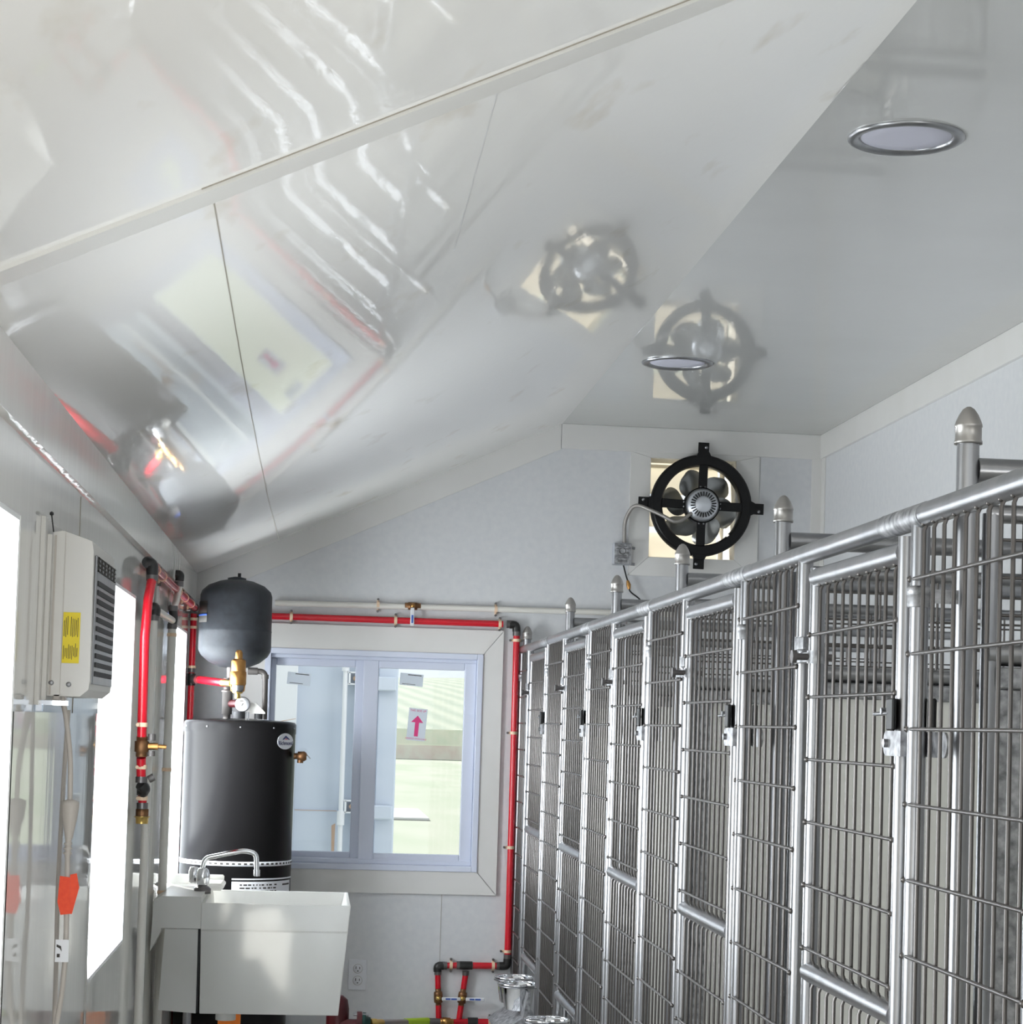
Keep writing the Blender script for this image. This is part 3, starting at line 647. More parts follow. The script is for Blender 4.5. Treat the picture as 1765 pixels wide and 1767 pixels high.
# ------------------------------------------------------------------ water heater
hx, hy, hr = -.262, 7.60, .198
wh = thing('water_heater', (hx, hy, ZF), 'tall black cylindrical water heater with round white badge in the corner', 'water heater')
obj('jacket', MB().lathe([(0, ZF+.03), (hr-.01, ZF+.03), (hr, ZF+.04), (hr, 1.546), (hr+.0018, 1.548), (hr+.0018, 1.580), (hr-.004, 1.588), (hr-.03, 1.592), (0, 1.600)], (hx, hy, 0), n=64), 'tank_black', wh)
mb = MB()
for k in range(10):
    a = -PI/2 - 1.2 + k*.62; mb.ball((hx+math.cos(a)*(hr+.002), hy+math.sin(a)*(hr+.002), 1.568), .0035, 8)
obj('lid_screw', mb, 'galv', wh)
obj('belt', MB().lathe([(hr+.0006, 1.083), (hr+.0012, 1.083), (hr+.0012, 1.099), (hr+.0006, 1.099)], (hx, hy, 0), n=64), 'label_white', wh)
bl = [c for c in wh.children if c.name.startswith('belt')][0]
mb = MB()
for k in range(60):
    a = 2*PI*k/60; q = MB().box((hr+.0005, -.0055, 1.088), (hr+.0018, .0055, 1.0945)); q.xf(Matrix.Translation((hx, hy, 0)) @ Matrix.Rotation(a, 4, 'Z')); mb.add(q.v, q.f)
obj('belt_print', mb, 'ink_dark', bl)
def wrap(x0a, x1a, z0, z1, off, n=12):
    mb = MB(); vs = []
    for i in range(n+1):
        a = -PI/2 + x0a + (x1a-x0a)*i/n
        for z in (z0, z1): vs.append((hx+math.cos(a)*(hr+off), hy+math.sin(a)*(hr+off), z))
    return mb.add(vs, [(2*i, 2*i+2, 2*i+3, 2*i+1) for i in range(n)], True)
rl = obj('rating_label', wrap(-.02, 1.35, .93, 1.030, .0012), 'label_white', wh)
mb = MB()
for r_ in range(5):
    a = .12
    while a < .85:
        w = random.uniform(.02, .09); q = wrap(a, a+w, 1.016-.011*r_, 1.021-.011*r_, .0018, 3); mb.add(q.v, q.f); a += w+random.uniform(.015, .06)
q = wrap(1.02, 1.3, 1.014, 1.020, .0018, 4); mb.add(q.v, q.f); obj('label_print', mb, 'ink_dark', rl)
obj('label_stripe', wrap(-.02, 1.5, 1.036, 1.041, .0012, 20), 'label_white', wh)
ba = .96                                                              # badge turned to the front right
def on_jacket(a, z, off): return Matrix.Translation((hx+math.sin(a)*(hr+off), hy-math.cos(a)*(hr+off), z)) @ Matrix.Rotation(a, 4, 'Z')
bd = obj('badge', MB().prism([(.047*math.cos(2*PI*k/40), .0285*math.sin(2*PI*k/40)) for k in range(40)], -.0006, .0006, 'Y').xf(on_jacket(ba, 1.522, .0015)), 'label_white', wh)
# the badge is stiff and stands a hair off the curved jacket; a rim keeps its edge closed
obj('badge_roof', MB().prism([(-.020, .006), (.0, .0205), (.026, .006), (.018, .006), (.0, .0135), (-.012, .006)], -.0008, .0, 'Y').xf(on_jacket(ba, 1.522, .0030)), 'ink_navy', bd)
obj('badge_stripe', MB().prism([(-.008, .0065), (.002, .010), (.014, .0065)], -.0008, .0, 'Y').xf(on_jacket(ba, 1.522, .0030)), 'ink_red', bd)
text('lettering', 'Richmond', .0205, on_jacket(ba, 1.5215, .0035) @ Matrix.Translation((0, 0, -.006)) @ FACE, 'ink_navy', bd)
# relief valve at the right side
rv = obj('relief_valve', MB().tube([(hx+hr-.004, hy-.06, 1.470), (hx+hr+.010, hy-.06, 1.470), (hx+hr+.0105, hy-.06, 1.470), (hx+hr+.034, hy-.06, 1.470), (hx+hr+.042, hy-.06, 1.470)], [.011, .011, .017, .018, .012], 8).tube([(hx+hr+.020, hy-.06, 1.462), (hx+hr+.020, hy-.06, 1.446)], .011, 8), 'bronze', wh)
obj('test_lever', MB().tube([(hx+hr+.040, hy-.06, 1.478), (hx+hr+.056, hy-.06, 1.462)], .0022, 6), 'galv', rv)
# plumbing on top
st_ = obj('riser', MB().tube([(-.308, 7.5, z) for z in (1.596, 1.612, 1.6121, 1.640, 1.6401, 1.690, 1.6901, 1.697, 1.6971, 1.706, 1.7061, 1.740)], [.013, .013, .018, .018, .0185, .0185, .0215, .0215, .014, .014, .015, .015], 12), 'iron_pipe', wh)
obj('cross_nipple', MB().tube([(-.300, 7.5, 1.650), (-.262, 7.44, 1.650)], .014, 10), 'pump_maroon', wh)
obj('right_riser', MB().tube(bend([(-.176, 7.52, 1.597), (-.178, 7.52, 1.768), (-.235, 7.52, 1.768)], .022), .0100, 12).tube([(-.178, 7.52, 1.742), (-.178, 7.52, 1.757)], .013, 10).tube([(-.205, 7.52, 1.768), (-.24, 7.52, 1.768)], .0135, 10), 'iron_pipe', wh)
gg = obj('gauge', MB().lathe([(0, -.010), (.024, -.010), (.0265, -.006), (.0265, .010), (0, .010)], (-.250, 7.40, 1.648), 'Y', 32), 'galv', wh)
obj('gauge_face', MB().lathe([(0, -.0108), (.0232, -.0104), (.0232, -.010)], (-.250, 7.40, 1.648), 'Y', 32), 'label_white', gg)
mb = MB().prism([(-.0105, .0125), (.0020, .0125), (.0020, .0100), (-.0105, .0100)], -.0120, -.0108, 'Y').prism([(.0035, .0030), (.0005, .0040), (-.0060, -.0070), (-.0040, -.0080)], -.0120, -.0108, 'Y').xf(Matrix.Translation((-.250, 7.40, 1.648)))
obj('needle', mb, 'ink_dark', gg)
obj('gauge_stem', MB().tube([(-.250, 7.41, 1.648), (-.262, 7.46, 1.650)], .008, 8), 'bronze', gg)
obj('bracket_plate', MB().prism([(-.224, 1.655), (-.205, 1.655), (-.172, 1.622), (-.172, 1.617), (-.228, 1.617)], 7.42, 7.50, 'Y'), 'heater_case', wh)
obj('top_fitting', MB().tube([(-.262, 7.44, 1.598), (-.262, 7.44, 1.622)], .023, 12).tube([(-.195, 7.44, 1.598), (-.195, 7.44, 1.620)], .015, 10), 'dark', wh)
obj('wire_strap', MB().box((-.232, 7.405, 1.594), (-.226, 7.409, 1.622)).box((-.240, 7.405, 1.594), (-.234, 7.409, 1.622)), 'galv', wh)
# brass mixing valve
mv = thing('mixing_valve', (-.270, 7.37, 1.66), 'tall brass valve standing in front of the grey expansion tank', 'valve')
vx, vy = -.268, 7.37
obj('bonnet', MB().lathe([(0, 1.837), (.008, 1.836), (.0125, 1.828), (.0135, 1.806), (.0135, 1.803)], (vx, vy, 0), n=24), 'brass', mv)
obj('valve_body', MB().lathe([(.0135, 1.806), (.022, 1.803), (.0255, 1.797), (.0255, 1.762), (.0255, 1.762), (.0285, 1.760), (.0285, 1.718), (.026, 1.714), (.02, 1.713)], (vx, vy, 0), n=28), 'brass', mv)
obj('clear_cup', MB().lathe([(.022, 1.714), (.0225, 1.700), (.018, 1.690), (.0, 1.688)], (vx, vy, 0), n=24), 'galv', mv)
obj('foot_nut', MB().lathe([(.0, 1.692), (.018, 1.690), (.019, 1.687), (.010, 1.684), (.010, 1.684), (.011, 1.668), (.0, 1.667)], (vx, vy, 0), n=12), 'brass_new', mv)
obj('inlet', MB().tube([(-.325, 7.44, 1.722), (-.290, 7.385, 1.720)], .0125, 10), 'brass_new', mv)
obj('cage_wire', MB().tube([(-.292, vy-.005, 1.716), (-.290, vy-.005, 1.695), (-.275, vy-.005, 1.686)], .0025, 6).tube([(-.244, vy-.005, 1.716), (-.246, vy-.005, 1.695), (-.261, vy-.005, 1.686)], .0025, 6), 'brass', mv)
# expansion tank
et = thing('expansion_tank', (-.290, 7.52, 1.775), 'dark grey domed expansion tank mounted above the black water heater', 'tank')
ex, ey = -.291, 7.55
pr = [(0, 1.775), (.05, 1.780), (.090, 1.797), (.118, 1.820), (.128, 1.838), (.1295, 1.852), (.1288, 1.905), (.1300, 1.909), (.1288, 1.913), (.1275, 2.035), (.122, 2.052), (.100, 2.072), (.060, 2.088), (.033, 2.093), (.033, 2.093), (.033, 2.099), (.010, 2.104), (0, 2.104)]
obj('shell', MB().lathe(pr, (ex, ey, 0), n=56), 'tank_grey', et)
obj('air_valve', MB().cyl((ex+.008, ey, 2.100), (ex+.008, ey, 2.117), .006, 10), 'dark', et)
obj('neck', MB().tube([(-.300, 7.53, 1.735), (-.300, 7.53, 1.785)], .016, 10), 'iron_pipe', et)
obj('side_label', MB().lathe([(.1298, 1.935), (.1300, 1.935), (.1294, 2.01), (.1292, 2.01)], (ex, ey, 0), n=10, a0=-PI/2-1.5, a1=-PI/2-.85), 'ink_dark', et)
obj('label_band', MB().lathe([(.1304, 1.958), (.1306, 1.958), (.1306, 1.966), (.1304, 1.966)], (ex, ey, 0), n=10, a0=-PI/2-1.5, a1=-PI/2-.85), 'ink_blue', et)

# ------------------------------------------------------------------ wall heater with its cord
he = thing('wall_heater', (-.42, 3.72, 1.62), 'beige vented electric heater box fixed high between the first two windows', 'heater')
ya, yb2 = 3.60, 3.98
obj('case', MB().prism([(-.449, 1.628), (-.449, 1.905), (-.432, 1.908), (-.384, 1.892), (-.381, 1.875), (-.379, 1.655), (-.381, 1.640), (-.395, 1.628)], ya, yb2, 'Y'), 'heater_case', he)
obj('mounting_plate', MB().box((XL, 3.555, 1.612), (-.457, 3.585, 1.928), .001).box((XL, 3.585, 1.612), (-.462, yb2+.02, 1.928)).box((-.457, 3.580, 1.612), (-.449, 3.600, 1.90), .001), 'heater_case', he)
obj('side_ridge', MB().box((-.446, ya-.002, 1.63), (-.443, ya, 1.90)).box((-.4285, ya-.001, 1.63), (-.4278, ya, 1.905)), 'cable_grey', he)
gr = obj('grille', MB().box((-.380, ya+.02, 1.650), (-.3765, yb2-.02, 1.870), .001), 'galv', he)
for k in range(11):
    z = 1.664+k*.0155; q = MB().box((-.3790, ya+.040, z), (-.3745, yb2-.05, z+.0085)); obj('vent_slot', q, 'dark', gr)
mb = MB()
for k in range(4): mb.box((-.3770, ya+.035, 1.843+k*.0075), (-.3745, yb2-.04, 1.845+k*.0075))
for k in range(6): mb.box((-.3770, ya+.035+k*.055, 1.843), (-.3745, ya+.043+k*.055, 1.868))
obj('front_panel_print', mb, 'ink_dark', gr)
yl = obj('warning_label', MB().box((-.4270, ya-.0012, 1.684), (-.3985, ya-.0002, 1.770)), 'label_yellow', he)
mb = MB()
for k in range(9):
    x = -.4255+.0028*k+.0005
    for (z0_, z1_) in ((1.690, 1.718), (1.726, 1.765)):
        if k in (3,) and z0_ > 1.72: continue
        mb.box((x, ya-.0018, z0_+random.uniform(0, .006)), (x+.0009, ya-.0010, z1_-random.uniform(0, .01)))
obj('label_print', mb, 'ink_dark', yl)
obj('case_screw', MB().lathe([(0, -.003), (.0035, -.003), (.0045, 0)], (-.443, ya, 1.650), 'Y', 12).lathe([(0, -.003), (.0035, -.003), (.0045, 0)], (-.414, ya, 1.648), 'Y', 12), 'galv_dull', he)
obj('cord_gland', MB().box((-.440, ya+.00, 1.620), (-.427, ya+.03, 1.632), .002), 'cable_grey', he)
obj('hanger_bar', MB().box((-.462, 3.57, 1.612), (-.410, 3.585, 1.620)).box((-.462, 3.56, 1.602), (-.452, 3.58, 1.614)), 'chrome', he)
obj('hook_wire', MB().tube([(-.449, 3.60, 1.905), (-.4535, 3.60, 1.935)], .0012, 6).ball((-.4535, 3.60, 1.936), .004, 6), 'dark', he)
cdx = thing('heater_cord', (-.43, 3.65, 1.2), 'grey heater power cord with in-line plug and orange tag hanging down', 'cord')
yy = 3.66
obj('cord', MB().tube(bend([(-.432, yy, 1.628), (-.424, yy, 1.60), (-.412, yy, 1.52), (-.410, yy, 1.42)], .03, 8), .0046, 10), 'cable_grey', cdx)
obj('plug', MB().tube([(-.410, yy, z) for z in (1.452, 1.448, 1.440, 1.418, 1.400, 1.385)], [.006, .0150, .0155, .0125, .009, .0065], 14), 'cable_grey', cdx)
obj('strain_relief', MB().tube([(-.4105, yy, 1.386), (-.411, yy, 1.355)], .0055, 10).tube([(-.411, yy, 1.378), (-.411, yy, 1.375)], .0075, 10).tube([(-.411, yy, 1.370), (-.411, yy, 1.367)], .0075, 10).tube([(-.411, yy, 1.362), (-.411, yy, 1.359)], .0075, 10), 'cable_grey', cdx)
obj('cord', MB().tube(bend([(-.411, yy, 1.357), (-.409, yy, 1.28), (-.4075, yy, 1.19), (-.411, yy, 1.12), (-.420, yy, 1.06), (-.424, yy, .98), (-.426, yy, .60)], .03, 8), .0046, 10), 'cable_grey', cdx)
tg = thing('warning_tag', (-.405, yy-.01, 1.255), 'orange hexagonal paper tag wrapped around the hanging heater cord', 'tag')
obj('tag_left', MB().prism([(-.4215, 1.322), (-.4045, 1.320), (-.4030, 1.258), (-.4180, 1.256), (-.4240, 1.278)], yy-.0085, yy-.0075, 'Y'), 'tag_orange', tg)
obj('tag_right', MB().prism([(-.4045, 1.3245), (-.3935, 1.327), (-.3885, 1.303), (-.3990, 1.258), (-.4030, 1.258)], yy-.0078, yy-.0066, 'Y'), 'tag_orange', tg)
lt = thing('cord_label', (-.41, yy, 1.17), 'small white printed label folded on the heater cord under the orange tag', 'label')
obj('paper', MB().box((-.4245, yy-.007, 1.176), (-.402, yy-.006, 1.214)), 'label_white', lt)
obj('print', MB().prism([(-.4225, 1.206), (-.415, 1.203), (-.4135, 1.194), (-.417, 1.199), (-.4225, 1.202)], yy-.0078, yy-.0070, 'Y').box((-.4215, yy-.0078, 1.184), (-.4165, yy-.007, 1.190)), 'ink_dark', lt)
obj('power_cable', MB().tube(bend([(-.424, 3.70, 1.605), (-.427, 3.70, 1.50), (-.4300, 3.70, 1.30), (-.4265, 3.70, 1.12), (-.4265, 3.70, .92), (-.4235, 3.70, .60)], .05, 6), .0040, 10), 'cable_grey', label='thinner grey cable hanging straight behind the heater plug cord', cat='cord')

# ------------------------------------------------------------------ laundry sink
sk = thing('laundry_sink', (-.15, 6.5, .72), 'white plastic laundry sink hanging on the wall before the black water heater', 'sink')
sx0, sx1, sy0, sy1, szt, szb = -.312, .128, 6.30, 6.80, 1.050, .722
def tub(x0, x1, y0, y1, zt, dx, dy): return [(x0+dx, y0+dy, zt), (x1-dx, y0+dy, zt), (x1-dx, y1-dy, zt), (x0+dx, y1-dy, zt)]
rings = [tub(sx0, sx1-.022, sy0+.006, sy1-.01, szb, .004, .012), tub(sx0, sx1-.006, sy0+.004, sy1, .968, 0, .003), tub(sx0, sx1-.006, sy0, sy1, .972, 0, 0), tub(sx0, sx1, sy0, sy1, szt, 0, 0),
         tub(sx0, sx1, sy0, sy1, szt, .010, .010), tub(sx0+.005, sx1-.014, sy0, sy1, .97, .016, .016), tub(sx0, sx1-.03, sy0, sy1, .76, .035, .035)]
vs = [p for r_ in rings for p in r_]
# outer wall starts in the middle of the rim list: closed skin from the outer bottom over the rim to the inner bottom
fs = [(0, 3, 2, 1)] + [(i*4+k, i*4+(k+1) % 4, (i+1)*4+(k+1) % 4, (i+1)*4+k) for i in range(6) for k in range(4)] + [(24, 25, 26, 27)]
tb = obj('basin', MB().add(vs, fs), 'poly_sink', sk)
bv = tb.modifiers.new('soft_edges', 'BEVEL'); bv.width = .004; bv.segments = 2; bv.limit_method = 'ANGLE'
# faucet deck and the splash wedge against the wall
mb = MB().prism([(sx0-.001, szt+.018), (sx0-.118, szt+.018), (-.452, szt+.005), (-.458, .905), (-.428, .965), (-.428, .974), (sx0-.001, .974)], 6.30, 6.80, 'Y')
obj('faucet_deck', mb, 'poly_sink', sk)
obj('deck_ridge', MB().box((-.452, 6.78, szt+.017), (-.268, 6.80, szt+.048), .004).box((-.330, 6.60, szt+.012), (-.262, 6.795, szt+.034), .008), 'poly_sink', sk)
obj('side_shell', MB().prism([(-.417, .972), (sx0-.008, .972), (sx0-.006, .725), (-.428, .733)], 6.303, 6.312, 'Y'), 'poly_sink', sk)
obj('shell_gap', MB().box((sx0-.007, 6.310, .725), (sx0-.001, 6.33, .972)), 'dark', sk)
obj('drain_stub', MB().lathe([(.020, .70), (.030, .70), (.030, .70), (.030, .724)], (-.232, 6.36, 0), n=20), 'poly_sink', sk)
fa = thing('sink_faucet', (-.335, 6.50, 1.08), 'chrome gooseneck faucet standing on the white laundry sink', 'faucet')
fy_ = 6.52
obj('base', MB().lathe([(.0, 1.058), (.026, 1.060), (.026, 1.075), (.018, 1.082), (.0, 1.083)], (-.322, fy_, 0), n=20), 'crimp', fa)
obj('handle', MB().lathe([(.013, 1.082), (.020, 1.088), (.021, 1.118), (.017, 1.132), (.012, 1.138), (0, 1.139)], (-.322, fy_, 0), n=10), 'chrome', fa)
obj('handle', MB().lathe([(.011, 1.085), (.016, 1.090), (.017, 1.122), (.012, 1.136), (0, 1.137)], (-.352, fy_+.06, 0), n=10), 'chrome', fa)
obj('spout', MB().tube(bend([(-.325, fy_, 1.130), (-.318, fy_, 1.168), (-.282, fy_, 1.176), (-.20, fy_, 1.194), (-.162, fy_, 1.186), (-.158, fy_, 1.122)], .03, 8), .0078, 14), 'chrome', fa)
obj('aerator', MB().cyl((-.158, fy_, 1.136), (-.158, fy_, 1.116), .0098, 14), 'chrome', fa)

# ------------------------------------------------------------------ under the sink
ou = thing('wall_outlet', (.197, YB-.006, .60), 'white double power outlet on the wall beneath the sliding window', 'outlet')
pl = obj('cover_plate', MB().box((.160, YB-.006, .597), (.229, YB, .710), .002), 'outlet_white', ou)
for z in (.676, .632):
    rc = obj('receptacle', MB().lathe([(0, -.0085), (.0155, -.0085), (.0165, -.006)], (.195, YB, z), 'Y', 24), 'outlet_white', ou)
    obj('seat_ring', MB().lathe([(.0163, -.0068), (.0175, -.0068), (.0175, -.0058), (.0163, -.0058)], (.195, YB, z), 'Y', 24), 'seam_dark', rc)
    obj('slot', MB().box((.1868, YB-.0090, z-.001), (.1893, YB-.0084, z+.009)).box((.2010, YB-.0090, z-.001), (.2035, YB-.0084, z+.0075)).lathe([(0, -.0090), (.0024, -.0090), (.0024, -.0084)], (.1955, YB, z-.008), 'Y', 8), 'ink_dark', rc)
pu = thing('circulating_pump', (.10, 7.4, .55), 'dark red pump with green flange half hidden behind the sink', 'pump')
px_, py_ = .118, 7.45
obj('pump_body', MB().tube([(px_, py_, .40), (px_, py_, .590), (px_, py_, .622), (px_, py_, .636)], [.040, .040, .034, .018], 20), 'pump_maroon', pu)
obj('volute', MB().cyl((px_+.01, py_-.02, .535), (px_+.075, py_-.02, .535), .022, 12), 'pump_maroon', pu)
obj('flange', MB().cyl((px_+.068, py_-.02, .548), (px_+.085, py_-.02, .548), .036, 20), 'pump_maroon', pu)
obj('mating_flange', MB().tube([(px_+.085, py_-.02, .548), (px_+.097, py_-.02, .547), (px_+.098, py_-.02, .547), (px_+.115, py_-.02, .546)], [.034, .034, .022, .018], 20), 'flange_green', pu)
obj('flange_bolt', MB().cyl((px_+.055, py_-.035, .575), (px_+.108, py_-.035, .574), .005, 8), 'galv', pu)
ho = thing('braided_hose', (.33, 7.6, .5), 'grey braided hose with green tape reaching from the pump to the pipes', 'hose')
obj('hose', MB().tube(bend([(.270, 7.50, .535), (.31, 7.60, .522), (.375, 7.80, .496)], .1), .0125, 14), 'hose_steel', ho)
obj('hose_nut', MB().tube([(px_+.112, 7.44, .543), (px_+.132, 7.46, .541)], .017, 6).tube([(px_+.132, 7.46, .541), (px_+.158, 7.50, .536)], .013, 12), 'brass_new', ho)
obj('tape', MB().tube([(.372, 7.80, .497), (.462, yb-.02, .490)], .0135, 14), 'tape_green', ho)
bk = thing('orange_bottle', (-.262, 7.05, ZF), 'narrow orange plastic bottle standing beneath the drain of the sink', 'bottle')
obj('bottle_body', MB().lathe([(0, ZF), (.036, ZF), (.0375, ZF+.01), (.0375, .690), (.034, .706), (.022, .716), (.015, .718), (.015, .718), (.015, .735), (0, .735)], (-.245, 7.05, 0), n=28), 'bucket_orange', bk)
obj('bottle_cap', MB().lathe([(.0165, .722), (.0165, .742), (0, .743)], (-.245, 7.05, 0), n=20), 'label_white', bk)
rg = thing('red_valve', (-.34, 6.9, .62), 'red handled valve peeking out below the faucet end of the sink', 'valve')
obj('handle', MB().lathe([(0, .700), (.030, .698), (.034, .690), (.030, .684), (0, .682)], (-.372, 6.85, 0), n=16), 'pump_maroon', rg)
obj('valve_body', MB().tube([(-.372, 6.85, .683), (-.372, 6.85, .60)], .014, 10), 'galv', rg)
# ------------------------------------------------------------------ kennels
KX = .78; R1 = .0125; R2 = .0155
FE = [7.900, 6.983, 5.905, 4.835, 3.765, 2.662, 1.580]     # far edge of each fixed panel
ZB, ZTOP = .26, 1.890
def mesh_wires(mb, y0, y1, z0, z1, n, zs_, x, tips=0.0, rw=.0028):
    """vertical rods (plus a weld bead at both ends) and the cross rods in front of them"""
    for k in range(n):
        y = y0+(y1-y0)*(k+.5)/n
        mb.tube([(x+.006, y, z1), (x-.003, y, z1-.022), (x-.003, y, z0+.022), (x+.006, y, z0)], rw, 6, False)
        if z1 > 1.7: mb.ball((x-.004, y, z1-.013), .0042, 6)
    for z in zs_:
        mb.tube([(x-.0075, y0-tips, z), (x-.0075, y1+tips, z)], rw, 6)
        if tips: mb.ball((x-.010, y1+tips-.002, z), .0048, 6).ball((x-.010, y0-tips+.002, z), .0048, 6)
names = ['farthest, beside the back wall', 'second from the back wall', 'third from the back wall', 'fourth from the back wall', 'fifth from the back wall, nearest the camera']
rail = thing('top_rail', (KX, 4.6, ZTOP), 'long round galvanized rail running over the whole row of kennel gates', 'rail')
obj('rail_tube', MB().tube([(KX, 1.2, ZTOP), (KX, YB-.004, ZTOP)], .0160, 18), 'galv', rail)
for F in FE[1:6]: obj('rail_sleeve', MB().tube([(KX, F-.03, ZTOP), (KX, F+.16, ZTOP)], .0168, 18), 'galv_dull', rail)
def make_panel(F, N, lab, grp='fixed mesh screens of the kennel fronts'):
    c = (F+N)/2
    t = thing('mesh_screen', (KX, c, ZB), lab, 'screen', grp)
    for y in (F-.0, N): obj('stile', MB().tube([(KX, y, ZB), (KX, y, ZTOP-.008)], R1, 16), 'galv', t)
    obj('bottom_bar', MB().tube([(KX, N, ZB+.02), (KX, F, ZB+.02)], R2, 14), 'galv', t)
    mb = MB(); n = max(5, round((F-N-.02)/.043)); mesh_wires(mb, N+.010, F-.010, ZB+.02, ZTOP, n, [.340+.0978*k for k in range(16) if .3 < .340+.0978*k < 1.86], KX-.002, .016)
    obj('wire_mesh', mb, 'wire_steel', t); return t
def make_door(D0, D1, lab):
    """D0 near stile, D1 far stile"""
    t = thing('kennel_door', (KX, (D0+D1)/2, ZB), lab, 'door', 'mesh doors of the kennels')
    obj('stile', MB().tube([(KX, D0, ZB+.02), (KX, D0, 1.868)], R1, 16), 'galv', t)
    obj('stile', MB().tube([(KX, D1, ZB+.02), (KX, D1, 1.862)], R1, 16), 'galv', t)
    for z in (1.847, 1.232, .777, .60, ZB+.04):
        obj('cross_bar', MB().tube([(KX, D0+.004, z), (KX, D1-.002, z)], R2, 16), 'galv', t)
    mb = MB(); W_ = D1-D0-.03; n = 10
    z1s = [1.269+.0975*k for k in range(6)]
    mesh_wires(mb, D0+.015, D1-.015, 1.232, 1.847, n, z1s, KX-.002, .014)
    mesh_wires(mb, D0+.015, D1-.015, .777, 1.232, n, [.81+.0975*k for k in range(5) if .81+.0975*k < 1.19], KX-.002, .014)
    mesh_wires(mb, D0+.015, D1-.015, ZB+.04, .60, n, [.35, .45, .55], KX-.002, .014)
    obj('wire_mesh', mb, 'wire_steel', t)
    # hinge on the far stile and its bolt
    hg = obj('hinge_band', MB().tube([(KX, D1+.0, 1.732), (KX, D1, 1.712)], .0150, 16).box((KX-.015, D1-.004, 1.714), (KX+.01, D1+.09, 1.730), .001), 'galv_dull', t)
    obj('hinge_bolt', MB().cyl((KX-.036, D1-.002, 1.722), (KX+.03, D1-.002, 1.722), .0055, 8).cyl((KX-.040, D1-.002, 1.722), (KX-.033, D1-.002, 1.722), .0115, 6), 'crimp', hg)
    # fork latch on the near stile
    lt_ = obj('latch_plate', MB().prism([(D0+.024+.014*math.cos(a), 1.592+.0165*math.sin(a)) for a in [PI/2-PI*k/10+0 for k in range(11)]] + [(D0-.04, 1.5755), (D0-.04, 1.6085)], KX-.0175, KX-.0145, 'X')
              .prism([(D0-.125+.014*math.cos(a), 1.592+.0165*math.sin(a)) for a in [PI/2+PI*k/10 for k in range(11)]] + [(D0-.04, 1.5755), (D0-.04, 1.6085)], KX+.016, KX+.019, 'X')
              .box((KX-.0175, D0-.046, 1.5755), (KX+.019, D0-.040, 1.6085)), 'galv_dull', t)
    obj('latch_bolt', MB().cyl((KX-.023, D0+.018, 1.592), (KX-.014, D0+.018, 1.592), .0065, 6), 'galv', lt_)
    obj('latch_lever', MB().box((KX-.022, D0-.020, 1.609), (KX-.016, D0+.012, 1.652), .002).box((KX+.016, D0-.075, 1.609), (KX+.022, D0-.05, 1.652), .002), 'black_paint', lt_)
    obj('latch_pin', MB().cyl((KX-.020, D0+.005, 1.632), (KX-.020, D0+.075, 1.631), .0028, 8).cyl((KX-.024, D0+.030, 1.635), (KX-.012, D0+.030, 1.635), .005, 6), 'galv', lt_)
    return t
panels = []
for k, F in enumerate(FE[:6]):
    N = F-.270 if k == 0 else F-.457
    lab = ['narrow wire mesh kennel screen standing directly beside the red pipe', 'wire mesh screen between first and second kennel doors from the fan wall', 'wire mesh screen between second and third kennel doors from the fan wall', 'wire mesh screen between third and fourth kennel doors from the fan wall', 'wire mesh screen between fourth and fifth kennel doors from the fan wall', 'widest-looking wire mesh screen, standing past the largest kennel door'][k]
    t = make_panel(F, N, lab); panels.append(t)
    # band that clamps the panel to the post behind it
    b_ = obj('clamp_band', MB().tube([(KX, F, 1.798), (KX, F, 1.796), (KX, F, 1.7955), (KX, F, 1.786), (KX, F, 1.7855), (KX, F, 1.772), (KX, F, 1.770)], [.0145, .0165, .0170, .0170, .0160, .0160, .0145], 16).box((KX, F-.008, 1.776), (KX+.05, F-.003, 1.794)), 'galv_dull', t)
    obj('collar', MB().tube([(KX, N, 1.757), (KX, N, 1.733)], .0152, 16).box((KX-.014, N-.05, 1.735), (KX-.008, N, 1.755), .001), 'galv_dull', t)
dl = ['kennel door farthest away with stacked feeding bowls below it', 'second kennel door counting from the wall with the fan', 'third kennel door from the fan wall, middle of the five', 'fourth kennel door counting from the wall with the fan', 'largest-looking kennel door, fifth from the wall with the fan']
for k in range(5):
    nx = FE[k+1]; make_door(nx+.060, (nx+.060+.478 if k == 0 else nx+.560), dl[k])
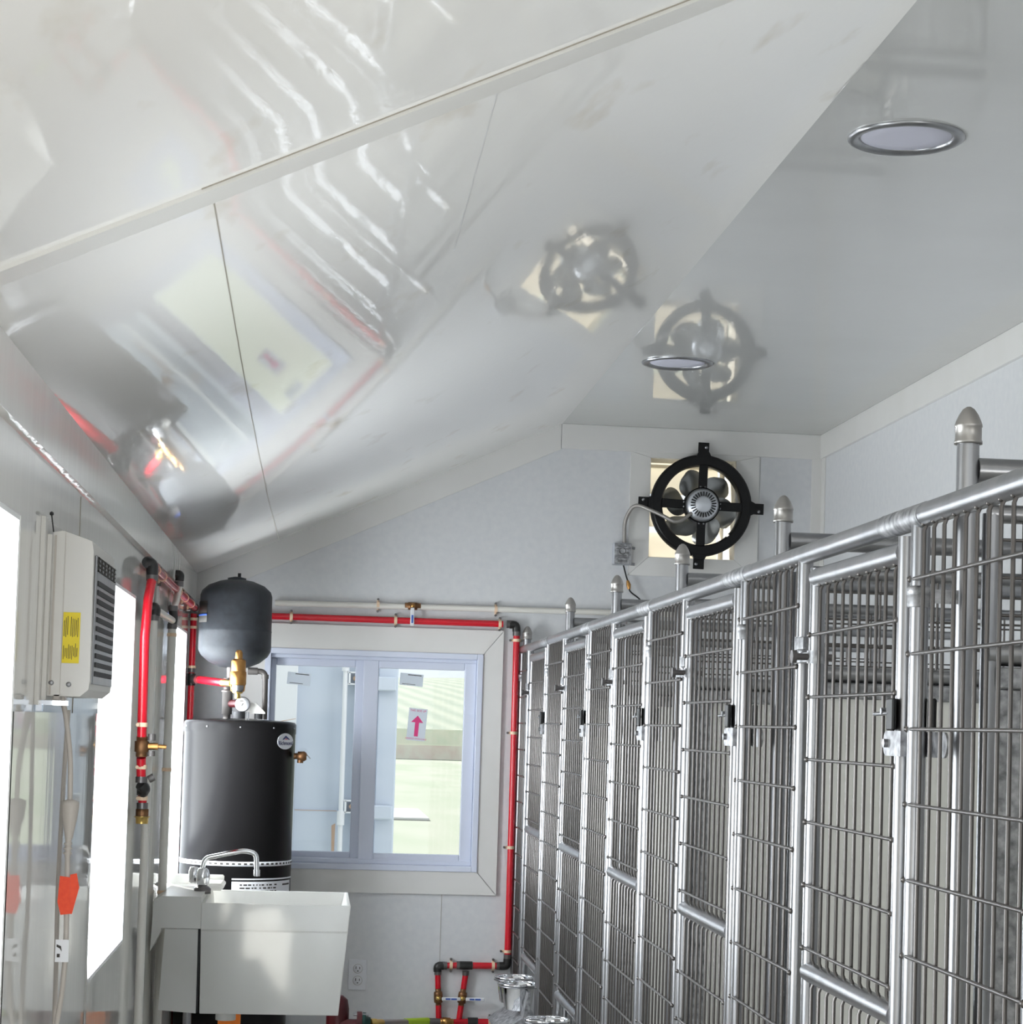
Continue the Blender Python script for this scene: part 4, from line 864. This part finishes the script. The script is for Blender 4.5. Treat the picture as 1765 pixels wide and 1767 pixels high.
# cap posts and partitions
PX = .850
pl_ = ['short bullet-capped post at the far end of the row', 'bullet-capped kennel post, second counting from the red pipe', 'bullet-capped kennel post below the cord of the thermostat box', 'bullet-capped kennel post overlapping the bottom of the exhaust fan', 'bullet-capped kennel post standing between the fan and the largest post', 'largest-looking bullet-capped kennel post, sixth counting from the red pipe', 'bullet-capped kennel post at the unseen end of the kennel row']
pp_ = ['kennel partition with mesh over board, first one out from the fan wall', 'kennel partition with mesh over board, second one from the fan wall', 'kennel partition with mesh over board, third one from the fan wall', 'kennel partition with mesh over board, seen behind the largest kennel door', 'kennel partition with mesh over board, behind the widest mesh screen', 'kennel partition with mesh over board at the unseen end of the row']
for k, F in enumerate(FE):
    if k == 0: x, y, dz = .792, 7.885, -.062
    else: x, y, dz = PX, F+.028 + (.02 if k < 2 else 0), 0.0
    t = thing('kennel_post', (x, y, ZF), pl_[k], 'post', 'capped posts of the kennels')
    obj('post_tube', MB().tube([(x, y, ZF), (x, y, 1.998+dz)], .0150, 18), 'galv', t)
    cp_ = obj('post_cap', MB().lathe([(.0150, 1.992), (.0185, 1.991), (.0185, 1.995), (.0175, 1.997), (.0175, 2.013), (.0185, 2.014), (.0182, 2.017), (.0165, 2.022), (.0130, 2.030), (.0080, 2.0375), (.0030, 2.041), (0, 2.0412)], (x, y, dz), n=24), 'cap_alu', t)
    if k == 0: continue
    p = thing('kennel_partition', (1.38, y, ZB), pp_[k-1], 'partition', 'partitions between the kennels')
    x0, x1 = x+.03, XR-.03
    fr = MB(); fr.tube([(x+.012, y, 1.957), (x1, y, 1.957)], .0165, 14); obj('top_tube', fr, 'galv', p)
    obj('frame_tube', MB().tube([(x0, y, 1.90), (x1, y, 1.90)], .0125, 12).tube([(x0, y, 1.713), (x1, y, 1.713)], .0150, 12).tube([(x0, y, ZB), (x1, y, ZB)], .0125, 12).tube([(x0+.004, y, ZB), (x0+.004, y, 1.90)], .0125, 12).tube([(x1-.004, y, ZB), (x1-.004, y, 1.90)], .0125, 12), 'galv', p)
    mb = MB()
    for j in range(18):
        q = x0+.02+(x1-x0-.04)*(j+.5)/18; mb.tube([(q, y-.004, 1.713), (q, y-.004, 1.90)], .0024, 6, False)
    for z in (1.765, 1.815, 1.865): mb.tube([(x0, y-.008, z), (x1, y-.008, z)], .0024, 6, False)
    obj('wire_mesh', mb, 'wire_steel', p)
    obj('edge_channel', MB().box((x0+.01, y-.014, 1.668), (x1-.01, y+.010, 1.697), .002).box((x0+.012, y-.012, ZB), (x0+.045, y+.010, 1.668), .002), 'galv_dull', p)
    obj('board', MB().box((x0+.045, y-.006, ZB+.015), (x1-.02, y+.006, 1.668)), 'partition_board', p)
# bowls in their holders
for k in range(2):
    nx = FE[k+1]; D0, D1 = nx+.06, nx+.56 if k else nx+.06+.478
    lab = ['galvanized two-bowl feeder frame on the kennel door beside the red pipe', 'galvanized two-bowl feeder frame on the second kennel door from the wall'][k]
    h = thing('bowl_holder', (KX-.07, (D0+D1)/2, .60), lab, 'bowl holder', 'bowl holders on the kennel doors')
    ys_ = ((D1-.115), (D1-.305)); bx = KX-.048
    mb = MB()
    for y in ys_: mb.lathe([(.066, .706), (.070, .706), (.070, .710), (.066, .710), (.066, .706)], (bx, y, 0), n=28)
    obj('ring_frame', mb, 'galv', h)
    obj('feeder_plate', MB().prism([(KX-.02, .70), (KX-.02, .60), (KX-.12, .55), (KX-.13, .56), (KX-.045, .615), (KX-.028, .70)], D0+.05, D1-.015, 'Y'), 'galv_dull', h)
    for j, y in enumerate(ys_):
        bl_ = ['steel feeding bowl beside the end wall, farther one of its pair', 'steel feeding bowl by the red pipe, one farther from the end wall', 'steel feeding bowl on the second kennel door, farther one of its pair', 'steel feeding bowl on the second kennel door, closer one of its pair'][2*k+j]
        b = thing('feeding_bowl', (bx, y, .63), bl_, 'bowl', 'steel bowls in the kennel feeders')
        obj('bowl_body', MB().lathe([(0, .628), (.044, .628), (.048, .632), (.060, .704), (.0645, .715), (.0645, .715), (.062, .714), (.058, .704), (.046, .636), (0, .633)], (bx, y, 0), n=32), 'chrome', b)
        obj('bowl_rim', MB().tube([(bx+.0665*math.cos(a), y+.0665*math.sin(a), .716) for a in [2*PI*q/32 for q in range(32)]], .0035, 8, False, True), 'chrome', b)
